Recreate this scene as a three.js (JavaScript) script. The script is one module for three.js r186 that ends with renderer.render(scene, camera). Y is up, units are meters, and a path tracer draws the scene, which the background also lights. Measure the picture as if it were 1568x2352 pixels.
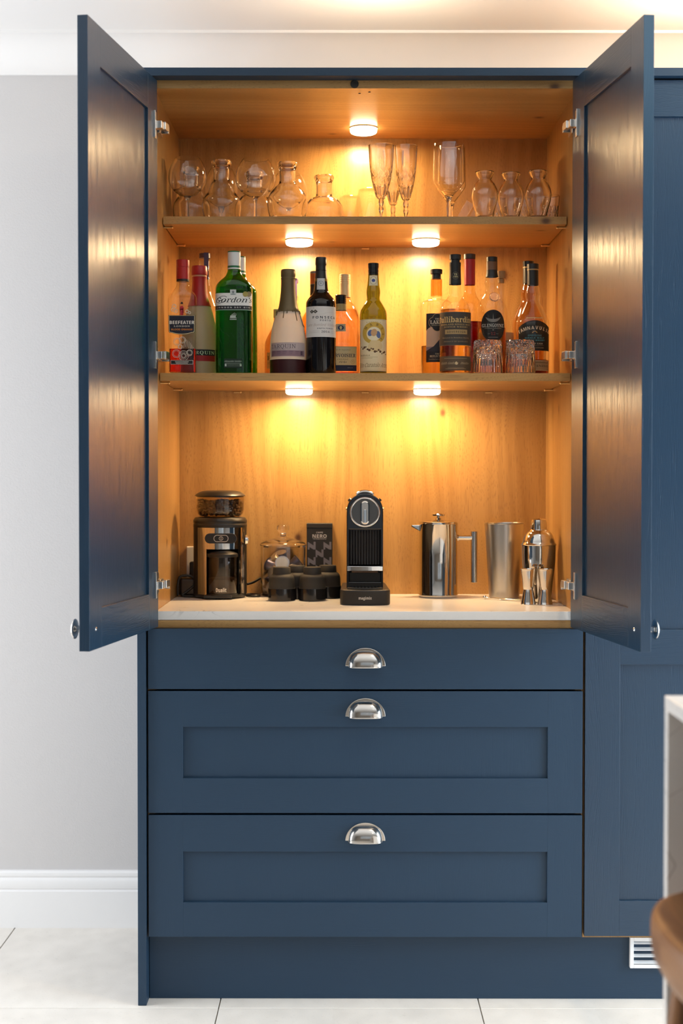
import * as THREE from 'three';
import { RoundedBoxGeometry } from 'three/addons/geometries/RoundedBoxGeometry.js';
import { mergeGeometries, toCreasedNormals } from 'three/addons/utils/BufferGeometryUtils.js';
import { RectAreaLightUniformsLib } from 'three/addons/lights/RectAreaLightUniformsLib.js';
import { FontLoader } from 'three/addons/loaders/FontLoader.js';
import { TextGeometry } from 'three/addons/geometries/TextGeometry.js';
import { createNoise2D, createNoise3D } from 'simplex-noise';

// ---------------------------------------------------------------- camera, sky, lights, exposure
const scene = new THREE.Scene();
const camera = new THREE.PerspectiveCamera(37.37, 1568 / 2352, 0.05, 60);
camera.position.set(-0.0515, 1.2118, 3.4716);
camera.rotation.order = 'YXZ';
camera.rotation.set(-0.0232, 0.001, 0.0007);
camera.focus = 3.52;
camera.userData.fStop = 3.2;
scene.add(camera);
scene.background = new THREE.Color().setRGB(0.3, 0.35, 0.4);
RectAreaLightUniformsLib.init();

const renderer = new THREE.WebGLRenderer({ antialias: true });
renderer.toneMapping = THREE.LinearToneMapping;
renderer.toneMappingExposure = 1.0;
renderer.shadowMap.enabled = true;

const DAY = [0.95, 0.97, 1.0], WARM = [1.0, 0.67, 0.33], SOFT = [1.0, 0.78, 0.54];
function areaLight(name, rgb, power, w, h, at, to) {
  const l = new THREE.RectAreaLight(new THREE.Color().setRGB(...rgb), power, w, h);
  l.name = name; l.position.set(...at); l.lookAt(...to); scene.add(l);
  return l;
}
// daylight through the glazed opening in the left wall, and through the patio doors on the right
areaLight('left_window_daylight', DAY, 7.6, 1.25, 1.95, [-2.55, 1.15, 0.46], [5, 1.15, 0.46]);
areaLight('right_window_daylight', [0.70, 0.86, 1.0], 8.2, 1.3, 2.0, [2.28, 1.15, 0.92], [-5, 1.15, 0.92]);
areaLight('rear_window_daylight', DAY, 0.05, 2.2, 1.3, [0.6, 1.45, 5.3], [0.6, 1.45, -5]);

// ---------------------------------------------------------------- helpers
const N2 = (() => { let s = 12345; return createNoise2D(() => ((s = (s * 1664525 + 1013904223) % 4294967296) / 4294967296)); })();
const N3 = (() => { let s = 777; return createNoise3D(() => ((s = (s * 1664525 + 1013904223) % 4294967296) / 4294967296)); })();
let seedState = 99;
const rnd = () => ((seedState = (seedState * 1664525 + 1013904223) % 4294967296) / 4294967296);
const mm = 0.001, used = new Map();
function numbered(name) {
  const n = used.get(name) || 0; used.set(name, n + 1);
  return n ? `${name}_${String(n).padStart(3, '0')}` : name;
}
function shadows(o) { o.traverse((m) => { if (m.isMesh) { m.castShadow = true; m.receiveShadow = true; } }); return o; }
function thing(name, label, category, at = [0, 0, 0], group, turn = 0) {
  const g = new THREE.Group(); g.name = numbered(name); g.position.set(...at); g.rotation.y = turn;
  g.userData = { label, category }; if (group) g.userData.group = group;
  scene.add(g); return g;
}
function part(name, geo, mat, parent) {
  const m = new THREE.Mesh(geo, mat); m.name = name; m.castShadow = m.receiveShadow = true; parent.add(m); return m;
}
function sub(name, parent) { const g = new THREE.Group(); g.name = name; parent.add(g); return g; }
function struct(name, geo, mat) { const m = part(numbered(name), geo, mat, scene); m.userData.kind = 'structure'; return m; }
function copyOf(root, label, at, turn = 0) {
  const c = root.clone(); c.name = numbered(root.name.replace(/_\d{3}$/, '')); c.userData = { ...root.userData, label };
  c.position.set(...at); c.rotation.y = turn; scene.add(c); return c;
}
const soften = (geo, angle = 0.6) => toCreasedNormals(geo.scale(1e4, 1e4, 1e4), angle).scale(1e-4, 1e-4, 1e-4);   // creases are found on a 1 cm grid: enlarge first
// box from corner to corner
function bx(x0, x1, y0, y1, z0, z1, r = 0) {
  const w = x1 - x0, h = y1 - y0, d = z1 - z0;
  const g = r ? new RoundedBoxGeometry(w, h, d, 2, Math.min(r, w / 2.01, h / 2.01, d / 2.01)) : new THREE.BoxGeometry(w, h, d);
  g.translate((x0 + x1) / 2, (y0 + y1) / 2, (z0 + z1) / 2); return g;
}
const merged = (list) => mergeGeometries(list.map((g) => { const n = g.index ? g.toNonIndexed() : g.clone(); for (const k of Object.keys(n.attributes)) if (!['position', 'normal', 'uv'].includes(k)) n.deleteAttribute(k); return n; }));
// uv in metres, v along the grain
function grainUV(geo, grain = 'y', off = [0, 0]) {
  const g = geo.index ? geo.toNonIndexed() : geo, p = g.attributes.position, uv = new Float32Array(p.count * 2);
  const a = new THREE.Vector3(), b = new THREE.Vector3(), c = new THREE.Vector3(), n = new THREE.Vector3(), gi = 'xyz'.indexOf(grain);
  for (let i = 0; i < p.count; i += 3) {
    a.fromBufferAttribute(p, i); b.fromBufferAttribute(p, i + 1); c.fromBufferAttribute(p, i + 2);
    n.subVectors(b, a).cross(c.clone().sub(a));
    const w = [Math.abs(n.x), Math.abs(n.y), Math.abs(n.z)], ax = w.indexOf(Math.max(...w));
    const axes = [0, 1, 2].filter((k) => k !== ax);
    const V = axes.includes(gi) ? gi : axes[1], U = axes.find((k) => k !== V);
    [a, b, c].forEach((q, k) => { const e = q.toArray(); uv[(i + k) * 2] = e[U] + off[0]; uv[(i + k) * 2 + 1] = e[V] + off[1]; });
  }
  g.setAttribute('uv', new THREE.BufferAttribute(uv, 2)); return g;
}
function lathe(pts, seg = 48) { return soften(new THREE.LatheGeometry(pts.map(([r, y]) => new THREE.Vector2(Math.max(r, 0.0001) * mm, y * mm)), seg), 0.7); }
function curve(pts, n = 16) { return new THREE.SplineCurve(pts.map((p) => new THREE.Vector2(...p))).getPoints(n).map((v) => [v.x, v.y]); }
// squeezes a round solid into a rounded rectangle: e(y in mm) gives [exponent, x scale, z scale]
function squared(geo, e) {
  const g = geo.index ? geo.toNonIndexed() : geo, p = g.attributes.position;
  for (let i = 0; i < p.count; i++) {
    const x = p.getX(i), y = p.getY(i), z = p.getZ(i), r = Math.hypot(x, z); if (r < 1e-6) continue;
    const [n, sx, sz] = e(y / mm), c = Math.abs(x / r), s = Math.abs(z / r), k = Math.pow(Math.pow(c, n) + Math.pow(s, n), -1 / n);
    p.setXYZ(i, x * k * sx, y, z * k * sz);
  }
  g.deleteAttribute('normal'); return soften(g, 0.6);
}
// a piece of printed paper bent round an upright body of radius r0 (bottom) to r1 (top), facing +z
function wrap(r0, r1, y0, y1, half, seg = 24) {
  const g = new THREE.PlaneGeometry(1, 1, seg, 1), p = g.attributes.position;
  for (let i = 0; i < p.count; i++) {
    const t = p.getX(i) * 2 * half, f = p.getY(i) + 0.5, r = (r0 + (r1 - r0) * f + 0.45) * mm;
    p.setXYZ(i, Math.sin(t) * r, (y0 + (y1 - y0) * f) * mm, Math.cos(t) * r);
  }
  g.computeVertexNormals(); return g;
}
function tube(points, r, seg = 40, rad = 8, closed = false) {
  return new THREE.TubeGeometry(new THREE.CatmullRomCurve3(points.map((p) => new THREE.Vector3(...p)), closed), seg, r, rad, closed);
}
function rod(a, b, r0, r1 = r0, seg = 20) {
  const A = new THREE.Vector3(...a), B = new THREE.Vector3(...b), d = B.clone().sub(A), g = new THREE.CylinderGeometry(r1, r0, d.length(), seg);
  g.applyQuaternion(new THREE.Quaternion().setFromUnitVectors(new THREE.Vector3(0, 1, 0), d.clone().normalize()));
  const m = A.add(B).multiplyScalar(0.5); g.translate(m.x, m.y, m.z); return g;
}
function roundRect(w, h, r, cx = 0, cy = 0) {
  const s = new THREE.Shape(), x0 = cx - w / 2, x1 = cx + w / 2, y0 = cy - h / 2, y1 = cy + h / 2;
  s.moveTo(x0 + r, y0); s.lineTo(x1 - r, y0); s.absarc(x1 - r, y0 + r, r, -Math.PI / 2, 0); s.lineTo(x1, y1 - r); s.absarc(x1 - r, y1 - r, r, 0, Math.PI / 2);
  s.lineTo(x0 + r, y1); s.absarc(x0 + r, y1 - r, r, Math.PI / 2, Math.PI); s.lineTo(x0, y0 + r); s.absarc(x0 + r, y0 + r, r, Math.PI, Math.PI * 1.5); return s;
}
function extrude(shape, depth, bevel = 0, seg = 16) {
  const g = new THREE.ExtrudeGeometry(shape, { depth: depth - 2 * bevel, bevelEnabled: bevel > 0, bevelSize: bevel, bevelThickness: bevel, bevelOffset: -bevel, bevelSegments: 2, curveSegments: seg });
  g.translate(0, 0, bevel); return g;
}

// ---------------------------------------------------------------- textures
function dataTex(w, h, fn, srgb) {
  const d = new Uint8Array(w * h * 4);
  for (let y = 0, o = 0; y < h; y++) for (let x = 0; x < w; x++, o += 4) { const c = fn(x, y); d[o] = c[0]; d[o + 1] = c[1]; d[o + 2] = c[2]; d[o + 3] = 255; }
  const t = new THREE.DataTexture(d, w, h); t.wrapS = t.wrapT = THREE.RepeatWrapping; t.magFilter = THREE.LinearFilter; t.minFilter = THREE.LinearMipmapLinearFilter;
  if (srgb) t.colorSpace = THREE.SRGBColorSpace; t.needsUpdate = true; return t;
}
const clamp = THREE.MathUtils.clamp, lerp = THREE.MathUtils.lerp;
const mix3 = (a, b, t) => [a[0] + (b[0] - a[0]) * t, a[1] + (b[1] - a[1]) * t, a[2] + (b[2] - a[2]) * t];
// natural oak: 1 m across, 2 m along
const oakKnots = [[0.32, 0.93, 0.016], [0.86, 1.62, 0.020], [0.14, 0.42, 0.013], [0.62, 0.28, 0.011], [0.70, 1.26, 0.013], [0.40, 1.83, 0.015], [0.93, 0.77, 0.010], [0.19, 1.37, 0.012]];
function oakAt(u, v) {
  let du = 0, knot = 0;
  for (const [kx, ky, kr] of oakKnots) {
    const dx = u - kx, dy = (v - ky) * 0.33, d = Math.hypot(dx, dy);
    du += Math.sign(dx || 1) * kr * 1.6 * Math.exp(-d * d / (kr * kr * 7));
    knot = Math.max(knot, Math.exp(-((dx * dx) / (kr * kr * 0.22) + ((v - ky) ** 2) / (kr * kr * 0.45))));
  }
  const w = u + 0.028 * N2(u * 2.1, v * 0.7) + 0.010 * N2(u * 6 + 9, v * 2.3) - du * 0.9;
  const plank = N2(w * 3.1 + 40, 0.35 * v) * 0.5, ring = Math.sin(w * 120 + 7 * N2(w * 4, v * 0.45));
  const fine = N2(w * 260, v * 2.4) * 0.6 + N2(w * 620, v * 6) * 0.4, pore = Math.max(0, N2(w * 900 + 5, v * 7) - 0.5);
  return { t: 0.48 + plank * 0.34 + ring * 0.10 + fine * 0.13 + 0.12 * N2(u * 9, v * 1.5), pore, knot, fine };
}
const oakColor = dataTex(1024, 2048, (x, y) => {
  const o = oakAt(x / 1024, y / 1024);
  let c = mix3([199, 158, 100], [150, 106, 54], clamp(o.t, 0, 1));
  c = mix3(c, [112, 74, 42], clamp(o.pore * 1.1, 0, 0.6)); c = mix3(c, [78, 46, 24], clamp(o.knot, 0, 0.85)); return c.map(Math.round);
}, true);
oakColor.repeat.set(1, 0.5);
const oakBump = dataTex(1024, 1024, (x, y) => { const u = x / 1024, v = y / 1024, w = u + 0.012 * N2(u * 3, v), h = 150 + 50 * N2(w * 300, v * 3) - 150 * Math.max(0, N2(w * 800 + 5, v * 8) - 0.45); const k = clamp(Math.round(h), 0, 255); return [k, k, k]; });
// painted open-grained timber, relief only: 0.5 m across, 1 m along
const paintBump = dataTex(1024, 1024, (x, y) => {
  const u = x / 2048, v = y / 1024, w = u + 0.02 * N2(u * 4, v * 1.1) + 0.006 * N2(u * 14, v * 3.5), band = 0.5 + 0.5 * Math.sin(w * 190 + 4 * N2(w * 6, v));
  const pores = Math.max(0, N2(w * 420, v * 7) - 0.15) * (0.35 + 0.65 * band) + Math.max(0, N2(w * 900, v * 18) - 0.35) * 0.6;
  const k = clamp(Math.round(205 - 230 * pores + 10 * N2(u * 300, v * 300)), 0, 255); return [k, k, k];
});
paintBump.repeat.set(2, 1); paintBump.wrapS = paintBump.wrapT = THREE.MirroredRepeatWrapping;
const rollerBump = dataTex(512, 512, (x, y) => { const k = clamp(Math.round(128 + 60 * N2(x / 5, y / 5) + 45 * N2(x / 11, y / 11)), 0, 255); return [k, k, k]; });
rollerBump.repeat.set(2.5, 2.5);
const quartzColor = dataTex(1024, 1024, (x, y) => {
  const u = x / 1024, v = y / 1024, a = Math.abs(N2(u * 3 + 0.5 * N2(u * 5, v * 5), v * 3 + 0.5 * N2(u * 6 + 4, v * 6)) + 0.12 * N2(u * 24, v * 24));
  const where = clamp(N2(u * 2.3 + 30, v * 2.3) * 1.6 - 0.1, 0, 1), vein = Math.exp(-a * a * 2600) * where, speck = N2(x / 1.7, y / 1.7) > 0.82 ? 5 : 0, cloud = 3 * N2(u * 4, v * 4);
  return mix3([232 + cloud - speck, 229 + cloud - speck, 225 + cloud - speck], [138, 132, 128], vein * 0.85).map(Math.round);
}, true);
const tileColor = dataTex(1024, 1024, (x, y) => {
  const u = x / 1024, v = y / 1024, cl = 4 * N2(u * 5, v * 5) + 3 * N2(u * 17, v * 13), gr = 2.5 * N2(x / 1.6, y / 1.6), s = N2(x / 5, y / 3.2), sp = s > 0.86 ? (s - 0.86) * 320 : 0, st = Math.max(0, N2(u * 40, v * 70) - 0.78) * 60;
  const k = cl + gr - sp - st; return [233 + k, 228 + k, 220 + k].map((q) => clamp(Math.round(q), 0, 255));
}, true);
const stoolGrain = dataTex(512, 1024, (x, y) => {
  const u = x / 512, v = y / 1024, w = u + 0.06 * N2(u * 2, v * 1.2), t = 0.5 + 0.3 * Math.sin(w * 46 + 3 * N2(w * 3, v)) + 0.25 * N2(w * 90, v * 4);
  return mix3([192, 140, 88], [138, 90, 48], clamp(t, 0, 1)).map(Math.round);
}, true);
stoolGrain.repeat.set(3, 1.5);

function canvasTex(w, h, draw) {
  const c = document.createElement('canvas'); c.width = w; c.height = h; const g = c.getContext('2d'); draw(g, w, h);
  const t = new THREE.CanvasTexture(c); t.colorSpace = THREE.SRGBColorSpace; t.magFilter = THREE.LinearFilter; return t;
}
// text centred at x, y; options: font size, family, weight, colour, slant, stretch, letter gap
function txt(g, s, x, y, size, { fam = 'sans-serif', bold = true, fill = '#fff', slant = 0, sx = 1, gap = 0, align = 'center', rot = 0 } = {}) {
  g.save(); g.translate(x, y); g.rotate(rot); g.transform(sx, 0, -slant, 1, 0, 0); g.font = `${bold ? 'bold ' : ''}${size}px ${fam}`; g.fillStyle = fill; g.textBaseline = 'middle'; g.textAlign = align;
  if (!gap) g.fillText(s, 0, 0);
  else { const ws = [...s].map((ch) => g.measureText(ch).width), tot = ws.reduce((a, b) => a + b, 0) + gap * (s.length - 1); g.textAlign = 'left'; let k = align === 'center' ? -tot / 2 : 0; [...s].forEach((ch, i) => { g.fillText(ch, k, 0); k += ws[i] + gap; }); }
  g.restore();
}

// ---------------------------------------------------------------- materials
const P = (o) => new THREE.MeshPhysicalMaterial(o);
const lin = (r, g, b) => new THREE.Color().setRGB(r, g, b);
const M = {
  blue: P({ name: 'blue_paint', color: lin(0.0120, 0.0365, 0.072), roughness: 0.5, ior: 1.45, bumpMap: paintBump, bumpScale: 0.00014 }),
  blueGrain: P({ name: 'blue_paint_open_grain', color: lin(0.0120, 0.0365, 0.072), roughness: 0.29, ior: 1.52, bumpMap: paintBump, bumpScale: 0.00034 }),
  oak: P({ name: 'oak', map: oakColor, roughness: 0.29, bumpMap: oakBump, bumpScale: 0.00018 }),
  oakEdge: P({ name: 'oak_edge', map: oakColor, roughness: 0.5 }),
  dark: P({ name: 'dark_gap', color: lin(0.012, 0.012, 0.014), roughness: 0.8 }),
  wall: P({ name: 'wall_paint', color: lin(0.62, 0.605, 0.60), roughness: 0.93, bumpMap: rollerBump, bumpScale: 0.0004 }),
  beige: P({ name: 'beige_paint', color: lin(0.36, 0.31, 0.26), roughness: 0.9 }),
  white: P({ name: 'white_paint', color: lin(0.88, 0.87, 0.86), roughness: 0.9 }),
  gloss: P({ name: 'white_gloss', color: lin(0.88, 0.88, 0.88), roughness: 0.38 }),
  floor: P({ name: 'floor_tile', map: tileColor, roughness: 0.42 }),
  grout: P({ name: 'grout', color: lin(0.30, 0.28, 0.26), roughness: 0.9 }),
  quartz: P({ name: 'quartz', map: quartzColor, roughness: 0.24 }),
  chrome: P({ name: 'chrome', color: lin(0.78, 0.77, 0.75), metalness: 1, roughness: 0.1 }),
  nickel: P({ name: 'nickel', color: lin(0.70, 0.67, 0.63), metalness: 1, roughness: 0.14 }),
  zinc: P({ name: 'zinc', color: lin(0.72, 0.70, 0.67), metalness: 1, roughness: 0.28 }),
  steel: P({ name: 'polished_steel', color: lin(0.66, 0.63, 0.59), metalness: 1, roughness: 0.07 }),
  brushed: P({ name: 'brushed_steel', color: lin(0.58, 0.55, 0.51), metalness: 1, roughness: 0.3 }),
  brass: P({ name: 'brass', color: lin(0.75, 0.52, 0.24), metalness: 1, roughness: 0.3 }),
  blackGloss: P({ name: 'black_gloss', color: lin(0.010, 0.010, 0.011), roughness: 0.09, clearcoat: 0.4 }),
  blackSatin: P({ name: 'black_satin', color: lin(0.016, 0.015, 0.015), roughness: 0.38 }),
  blackMatt: P({ name: 'black_matt', color: lin(0.028, 0.026, 0.024), roughness: 0.7 }),
  pale: P({ name: 'white_plastic', color: lin(0.78, 0.76, 0.72), roughness: 0.4 }),
  thin: P({ name: 'thin_glass', color: lin(0.985, 0.985, 0.98), roughness: 0.0, transmission: 1, thickness: 0, ior: 1.5 }),
  glass: P({ name: 'glass', color: lin(1, 1, 1), roughness: 0.0, transmission: 1, thickness: 0.01, ior: 1.5 }),
  crystal: P({ name: 'crystal', color: lin(1, 1, 1), roughness: 0.0, transmission: 1, thickness: 0.01, ior: 1.55 }),
  lampGlow: P({ name: 'lamp_glow', color: lin(0.9, 0.88, 0.84), roughness: 0.5, emissive: lin(1.0, 0.78, 0.48), emissiveIntensity: 20 }),
  stool: P({ name: 'stool_wood', map: stoolGrain, color: lin(0.62, 0.58, 0.54), roughness: 0.45 }),
};
const tinted = (r, g, b, rough = 0) => P({ color: lin(r, g, b), roughness: rough, transmission: 1, thickness: 0, ior: 1.5 });
const liquid = (r, g, b, dist) => P({ color: lin(1, 1, 1), roughness: 0, transmission: 1, thickness: 0.05, ior: 1.34, attenuationColor: lin(r, g, b), attenuationDistance: dist });
const plain = (r, g, b, rough = 0.5, metal = 0) => P({ color: lin(r, g, b), roughness: rough, metalness: metal });
const print = (tex, rough = 0.6) => P({ map: tex, roughness: rough });

// ---------------------------------------------------------------- the room
const RX0 = -2.7, RX1 = 2.42, RZ0 = -0.585, RZ1 = 5.5, CEIL = 2.368;
const planeUV = (g) => grainUV(g, 'y');
struct('wall_back', planeUV(bx(RX0 - 0.2, RX1 + 0.2, -0.1, CEIL + 0.15, RZ0 - 0.15, RZ0)), M.wall);
struct('ceiling', planeUV(bx(RX0 - 0.2, RX1 + 0.2, CEIL, CEIL + 0.15, RZ0, RZ1 + 0.2)), M.white);
function wallWithOpening(name, axis, at, thick, a0, a1, o) {   // a wall across x or z with one rectangular opening [a0, a1, y0, y1]
  const list = [], add = (p0, p1, y0, y1) => list.push(axis === 'x' ? bx(at, at + thick, y0, y1, p0, p1) : bx(p0, p1, y0, y1, at, at + thick));
  add(a0, o[0], 0, CEIL); add(o[1], a1, 0, CEIL); add(o[0], o[1], o[3], CEIL); if (o[2] > 0) add(o[0], o[1], 0, o[2]);
  struct(name, planeUV(merged(list)), name === 'wall_front' ? M.beige : M.wall);
}
wallWithOpening('wall_left', 'x', RX0 - 0.15, 0.15, RZ0, RZ1, [-0.2, 1.12, 0.15, 2.15]);
wallWithOpening('wall_right', 'x', RX1, 0.15, RZ0, RZ1, [0.22, 1.62, 0.1, 2.18]);
wallWithOpening('wall_front', 'z', RZ1, 0.15, RX0, RX1, [-0.55, 1.75, 0.75, 2.15]);
function glazing(name, axis, at, p0, p1, y0, y1, bars) {
  const f = 0.05, B = (a0, a1, b0, b1, d0, d1) => axis === 'x' ? bx(at + d0, at + d1, b0, b1, a0, a1) : bx(a0, a1, b0, b1, at + d0, at + d1);
  const list = [B(p0, p0 + f, y0, y1, -0.03, 0.03), B(p1 - f, p1, y0, y1, -0.03, 0.03), B(p0 + f, p1 - f, y0, y0 + f, -0.03, 0.03), B(p0 + f, p1 - f, y1 - f, y1, -0.03, 0.03)];
  for (let i = 1; i < bars; i++) { const p = lerp(p0, p1, i / bars); list.push(B(p - f / 2, p + f / 2, y0 + f, y1 - f, -0.03, 0.03)); }
  const w = struct(name, merged(list), M.gloss);
  part('pane', B(p0 + f, p1 - f, y0 + f, y1 - f, -0.004, 0.004), M.thin, w);
}
glazing('window_1', 'x', RX0 - 0.08, -0.2, 1.12, 0.15, 2.15, 2);
glazing('window_2', 'x', RX1 + 0.08, 0.22, 1.62, 0.1, 2.18, 2);
glazing('window_3', 'z', RZ1 + 0.08, -0.55, 1.75, 0.75, 2.15, 3);

// concave coving between wall and ceiling
{
  const s = new THREE.Shape(), q = 0.008;
  s.moveTo(0, 0); s.lineTo(0, -0.088); s.lineTo(q, -0.088); s.lineTo(q, -0.081);
  for (let i = 0; i <= 14; i++) { const a = (i / 14) * Math.PI / 2; s.lineTo(q + 0.094 - 0.094 * Math.cos(a), -0.081 + 0.074 * Math.sin(a)); }
  s.lineTo(0.110, -0.007); s.lineTo(0.110, 0); s.lineTo(0, 0);
  const g = new THREE.ExtrudeGeometry(s, { depth: RX1 - RX0, bevelEnabled: false }); g.rotateY(-Math.PI / 2); g.translate(RX1, CEIL, RZ0);
  struct('trim_1', soften(g, 0.5), M.white);
}
// skirting board along the wall to the left of the cupboards
{
  const pr = [[0, 0], [0.018, 0], [0.018, 0.098], [0.0165, 0.1005], [0.0145, 0.102], [0.0145, 0.104], [0.0165, 0.106], [0.0175, 0.112], [0.0165, 0.124], [0.0135, 0.131], [0.0115, 0.133], [0.0115, 0.136], [0.0135, 0.139], [0.013, 0.147], [0.0095, 0.152], [0, 0.153]];
  const s = new THREE.Shape(); pr.forEach(([x, y], i) => (i ? s.lineTo(x, y) : s.moveTo(x, y)));
  const g = new THREE.ExtrudeGeometry(s, { depth: -0.521 - RX0, bevelEnabled: false }); g.rotateY(-Math.PI / 2); g.translate(-0.521, 0, RZ0);
  g.deleteAttribute('normal'); struct('baseboard_back', soften(g, 0.5), M.gloss);
}
// floor: one slab of screed with every porcelain tile on it
{
  const fl = struct('floor', bx(RX0 - 0.2, RX1 + 0.2, -0.12, -0.009, RZ0 - 0.1, RZ1 + 0.2), M.grout);
  const T = 0.597, j = 0.0013, variants = [];
  for (let k = 0; k < 4; k++) { const g = bx(j, T - j, -0.01, 0, j, T - j, 0.0012); grainUV(g, 'z', [k * 0.37, k * 0.61]); variants.push(grainUV(bx(j, T - j, -0.01, 0, j, T - j, 0.0012), 'z', [k * 0.37, k * 0.61])); }
  let k = 0;
  for (let ix = -6; ix < 6; ix++) for (let iz = -1; iz < 10; iz++) {
    const x = 0.2625 + ix * T, z = 0.046 + iz * T; if (x > RX1 || x + T < RX0 || z > RZ1) continue;
    const m = part('tile', variants[(k += 1 + (ix & 1)) % 4], M.floor, fl); m.position.set(x, 0, z); if (iz === -1) { m.position.z = z - 0.035; m.scale.z = (T + 0.035) / T; }
  }
}
// recessed downlights in the ceiling, out of the picture above the aisle
const down = P({ color: lin(0.9, 0.88, 0.84), roughness: 0.5, emissive: lin(...SOFT), emissiveIntensity: 12 });
function downlight(x, z, power, label) {
  const t = thing('ceiling_downlight', label, 'ceiling light', [x, CEIL, z]);
  part('rim', lathe([[32, -1], [44, -1], [45, -4], [41, -6], [33, -5], [32, -1]], 32), M.pale, t);
  part('lamp_face', lathe([[0, -0.6], [31.5, -0.6], [31.5, -3], [0, -3]], 32), down, t);
  const l = new THREE.SpotLight(new THREE.Color().setRGB(...SOFT), power, 0, 0.95, 0.6, 2); l.name = 'downlight_beam'; l.position.set(x, CEIL - 0.012, z); l.target.position.set(x, 0, z); l.castShadow = true; l.shadow.radius = 1.6; scene.add(l, l.target);
}
downlight(0.55, 0.72, 3, 'recessed ceiling spotlight over the aisle, nearest the right-hand blue cupboard');
downlight(1.55, 0.72, 3, 'recessed ceiling spotlight over the aisle, further along the right-hand blue cupboard');
downlight(0.9, 2.1, 4, 'recessed ceiling spotlight above the white kitchen island');
// glowing globes fixed to the ceiling just above the picture
function globe(x, z, power, label) {
  const t = thing('ceiling_globe_lamp', label, 'ceiling light', [x, CEIL, z]);
  part('base', lathe([[0, -12], [40, -12], [46, -9], [48, 0], [0, 0]].reverse().map((p) => p), 36), M.pale, t);
  part('glass_globe', new THREE.SphereGeometry(0.055, 32, 20).translate(0, -0.064, 0), globeGlow, t);
  const l = new THREE.PointLight(new THREE.Color().setRGB(1, 0.82, 0.60), power, 0, 2); l.name = 'globe_lamp_light'; l.position.set(x, CEIL - 0.064, z); l.castShadow = true; l.shadow.radius = 2.4; scene.add(l);
}
const globeGlow = P({ name: 'globe_glow', color: lin(0.9, 0.88, 0.84), roughness: 0.4, emissive: lin(1, 0.82, 0.60), emissiveIntensity: 6 });
globe(1.05, 0.30, 0.9, 'frosted globe lamp on the ceiling in front of the closed blue cupboard');
// uplights lying on top of the cupboards behind the cornice board
function uplight(x, power, label) {
  const t = thing('cabinet_uplight', label, 'light', [x, 2.1155, -0.12]);
  part('housing', lathe([[0, 0], [30, 0], [32, 2], [32, 14], [30, 16], [27, 16], [27, 12], [0, 12]], 32), M.pale, t);
  part('lamp_face', lathe([[0, 12.5], [26.5, 12.5], [26.5, 14], [0, 14]], 32), M.lampGlow, t);
  const l = new THREE.SpotLight(new THREE.Color().setRGB(1, 0.80, 0.58), power, 0, 1.5, 0.4, 2); l.name = 'uplight_beam'; l.position.set(x, 2.1355, -0.12); l.target.position.set(x, 3, -0.12); l.castShadow = true; l.shadow.radius = 1.3; scene.add(l, l.target);
}
uplight(0.03, 0.42, 'small uplight hidden on top of the open drinks cabinet');
uplight(0.86, 1.0, 'small uplight hidden on top of the closed blue cupboard');

// ---------------------------------------------------------------- shaker fronts
// local frame: x 0..w, y 0..h, z 0 (back face) .. t (front face); recessed centre panels between rails
const SH = 0.0007;
function shakerPieces(g, w, h, t, stile, rails, recess, grainOff = [0, 0], paint = M.blue) {
  // rails: list of [y0, y1]; the panels fill the gaps between them
  part('stile', grainUV(bx(0, stile, 0, h, 0, t, SH), 'y', grainOff), paint, g);
  part('stile', grainUV(bx(w - stile, w, 0, h, 0, t, SH), 'y', [grainOff[0] + 0.31, grainOff[1] + 0.2]), paint, g);
  rails.forEach(([a, b], i) => part('rail', grainUV(bx(stile - 0.0001, w - stile + 0.0001, a, b, 0.0001, t - 0.0001, SH), 'x', [grainOff[0] + 0.17 * i + 0.05, grainOff[1] + 0.4 * i]), paint, g));
  for (let i = 0; i + 1 < rails.length; i++) part('panel', grainUV(bx(stile - 0.003, w - stile + 0.003, rails[i][1] - 0.003, rails[i + 1][0] + 0.003, recess, t - recess), 'y', [grainOff[0] + 0.6, grainOff[1] + 0.7 * i]), paint, g);
}
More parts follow.
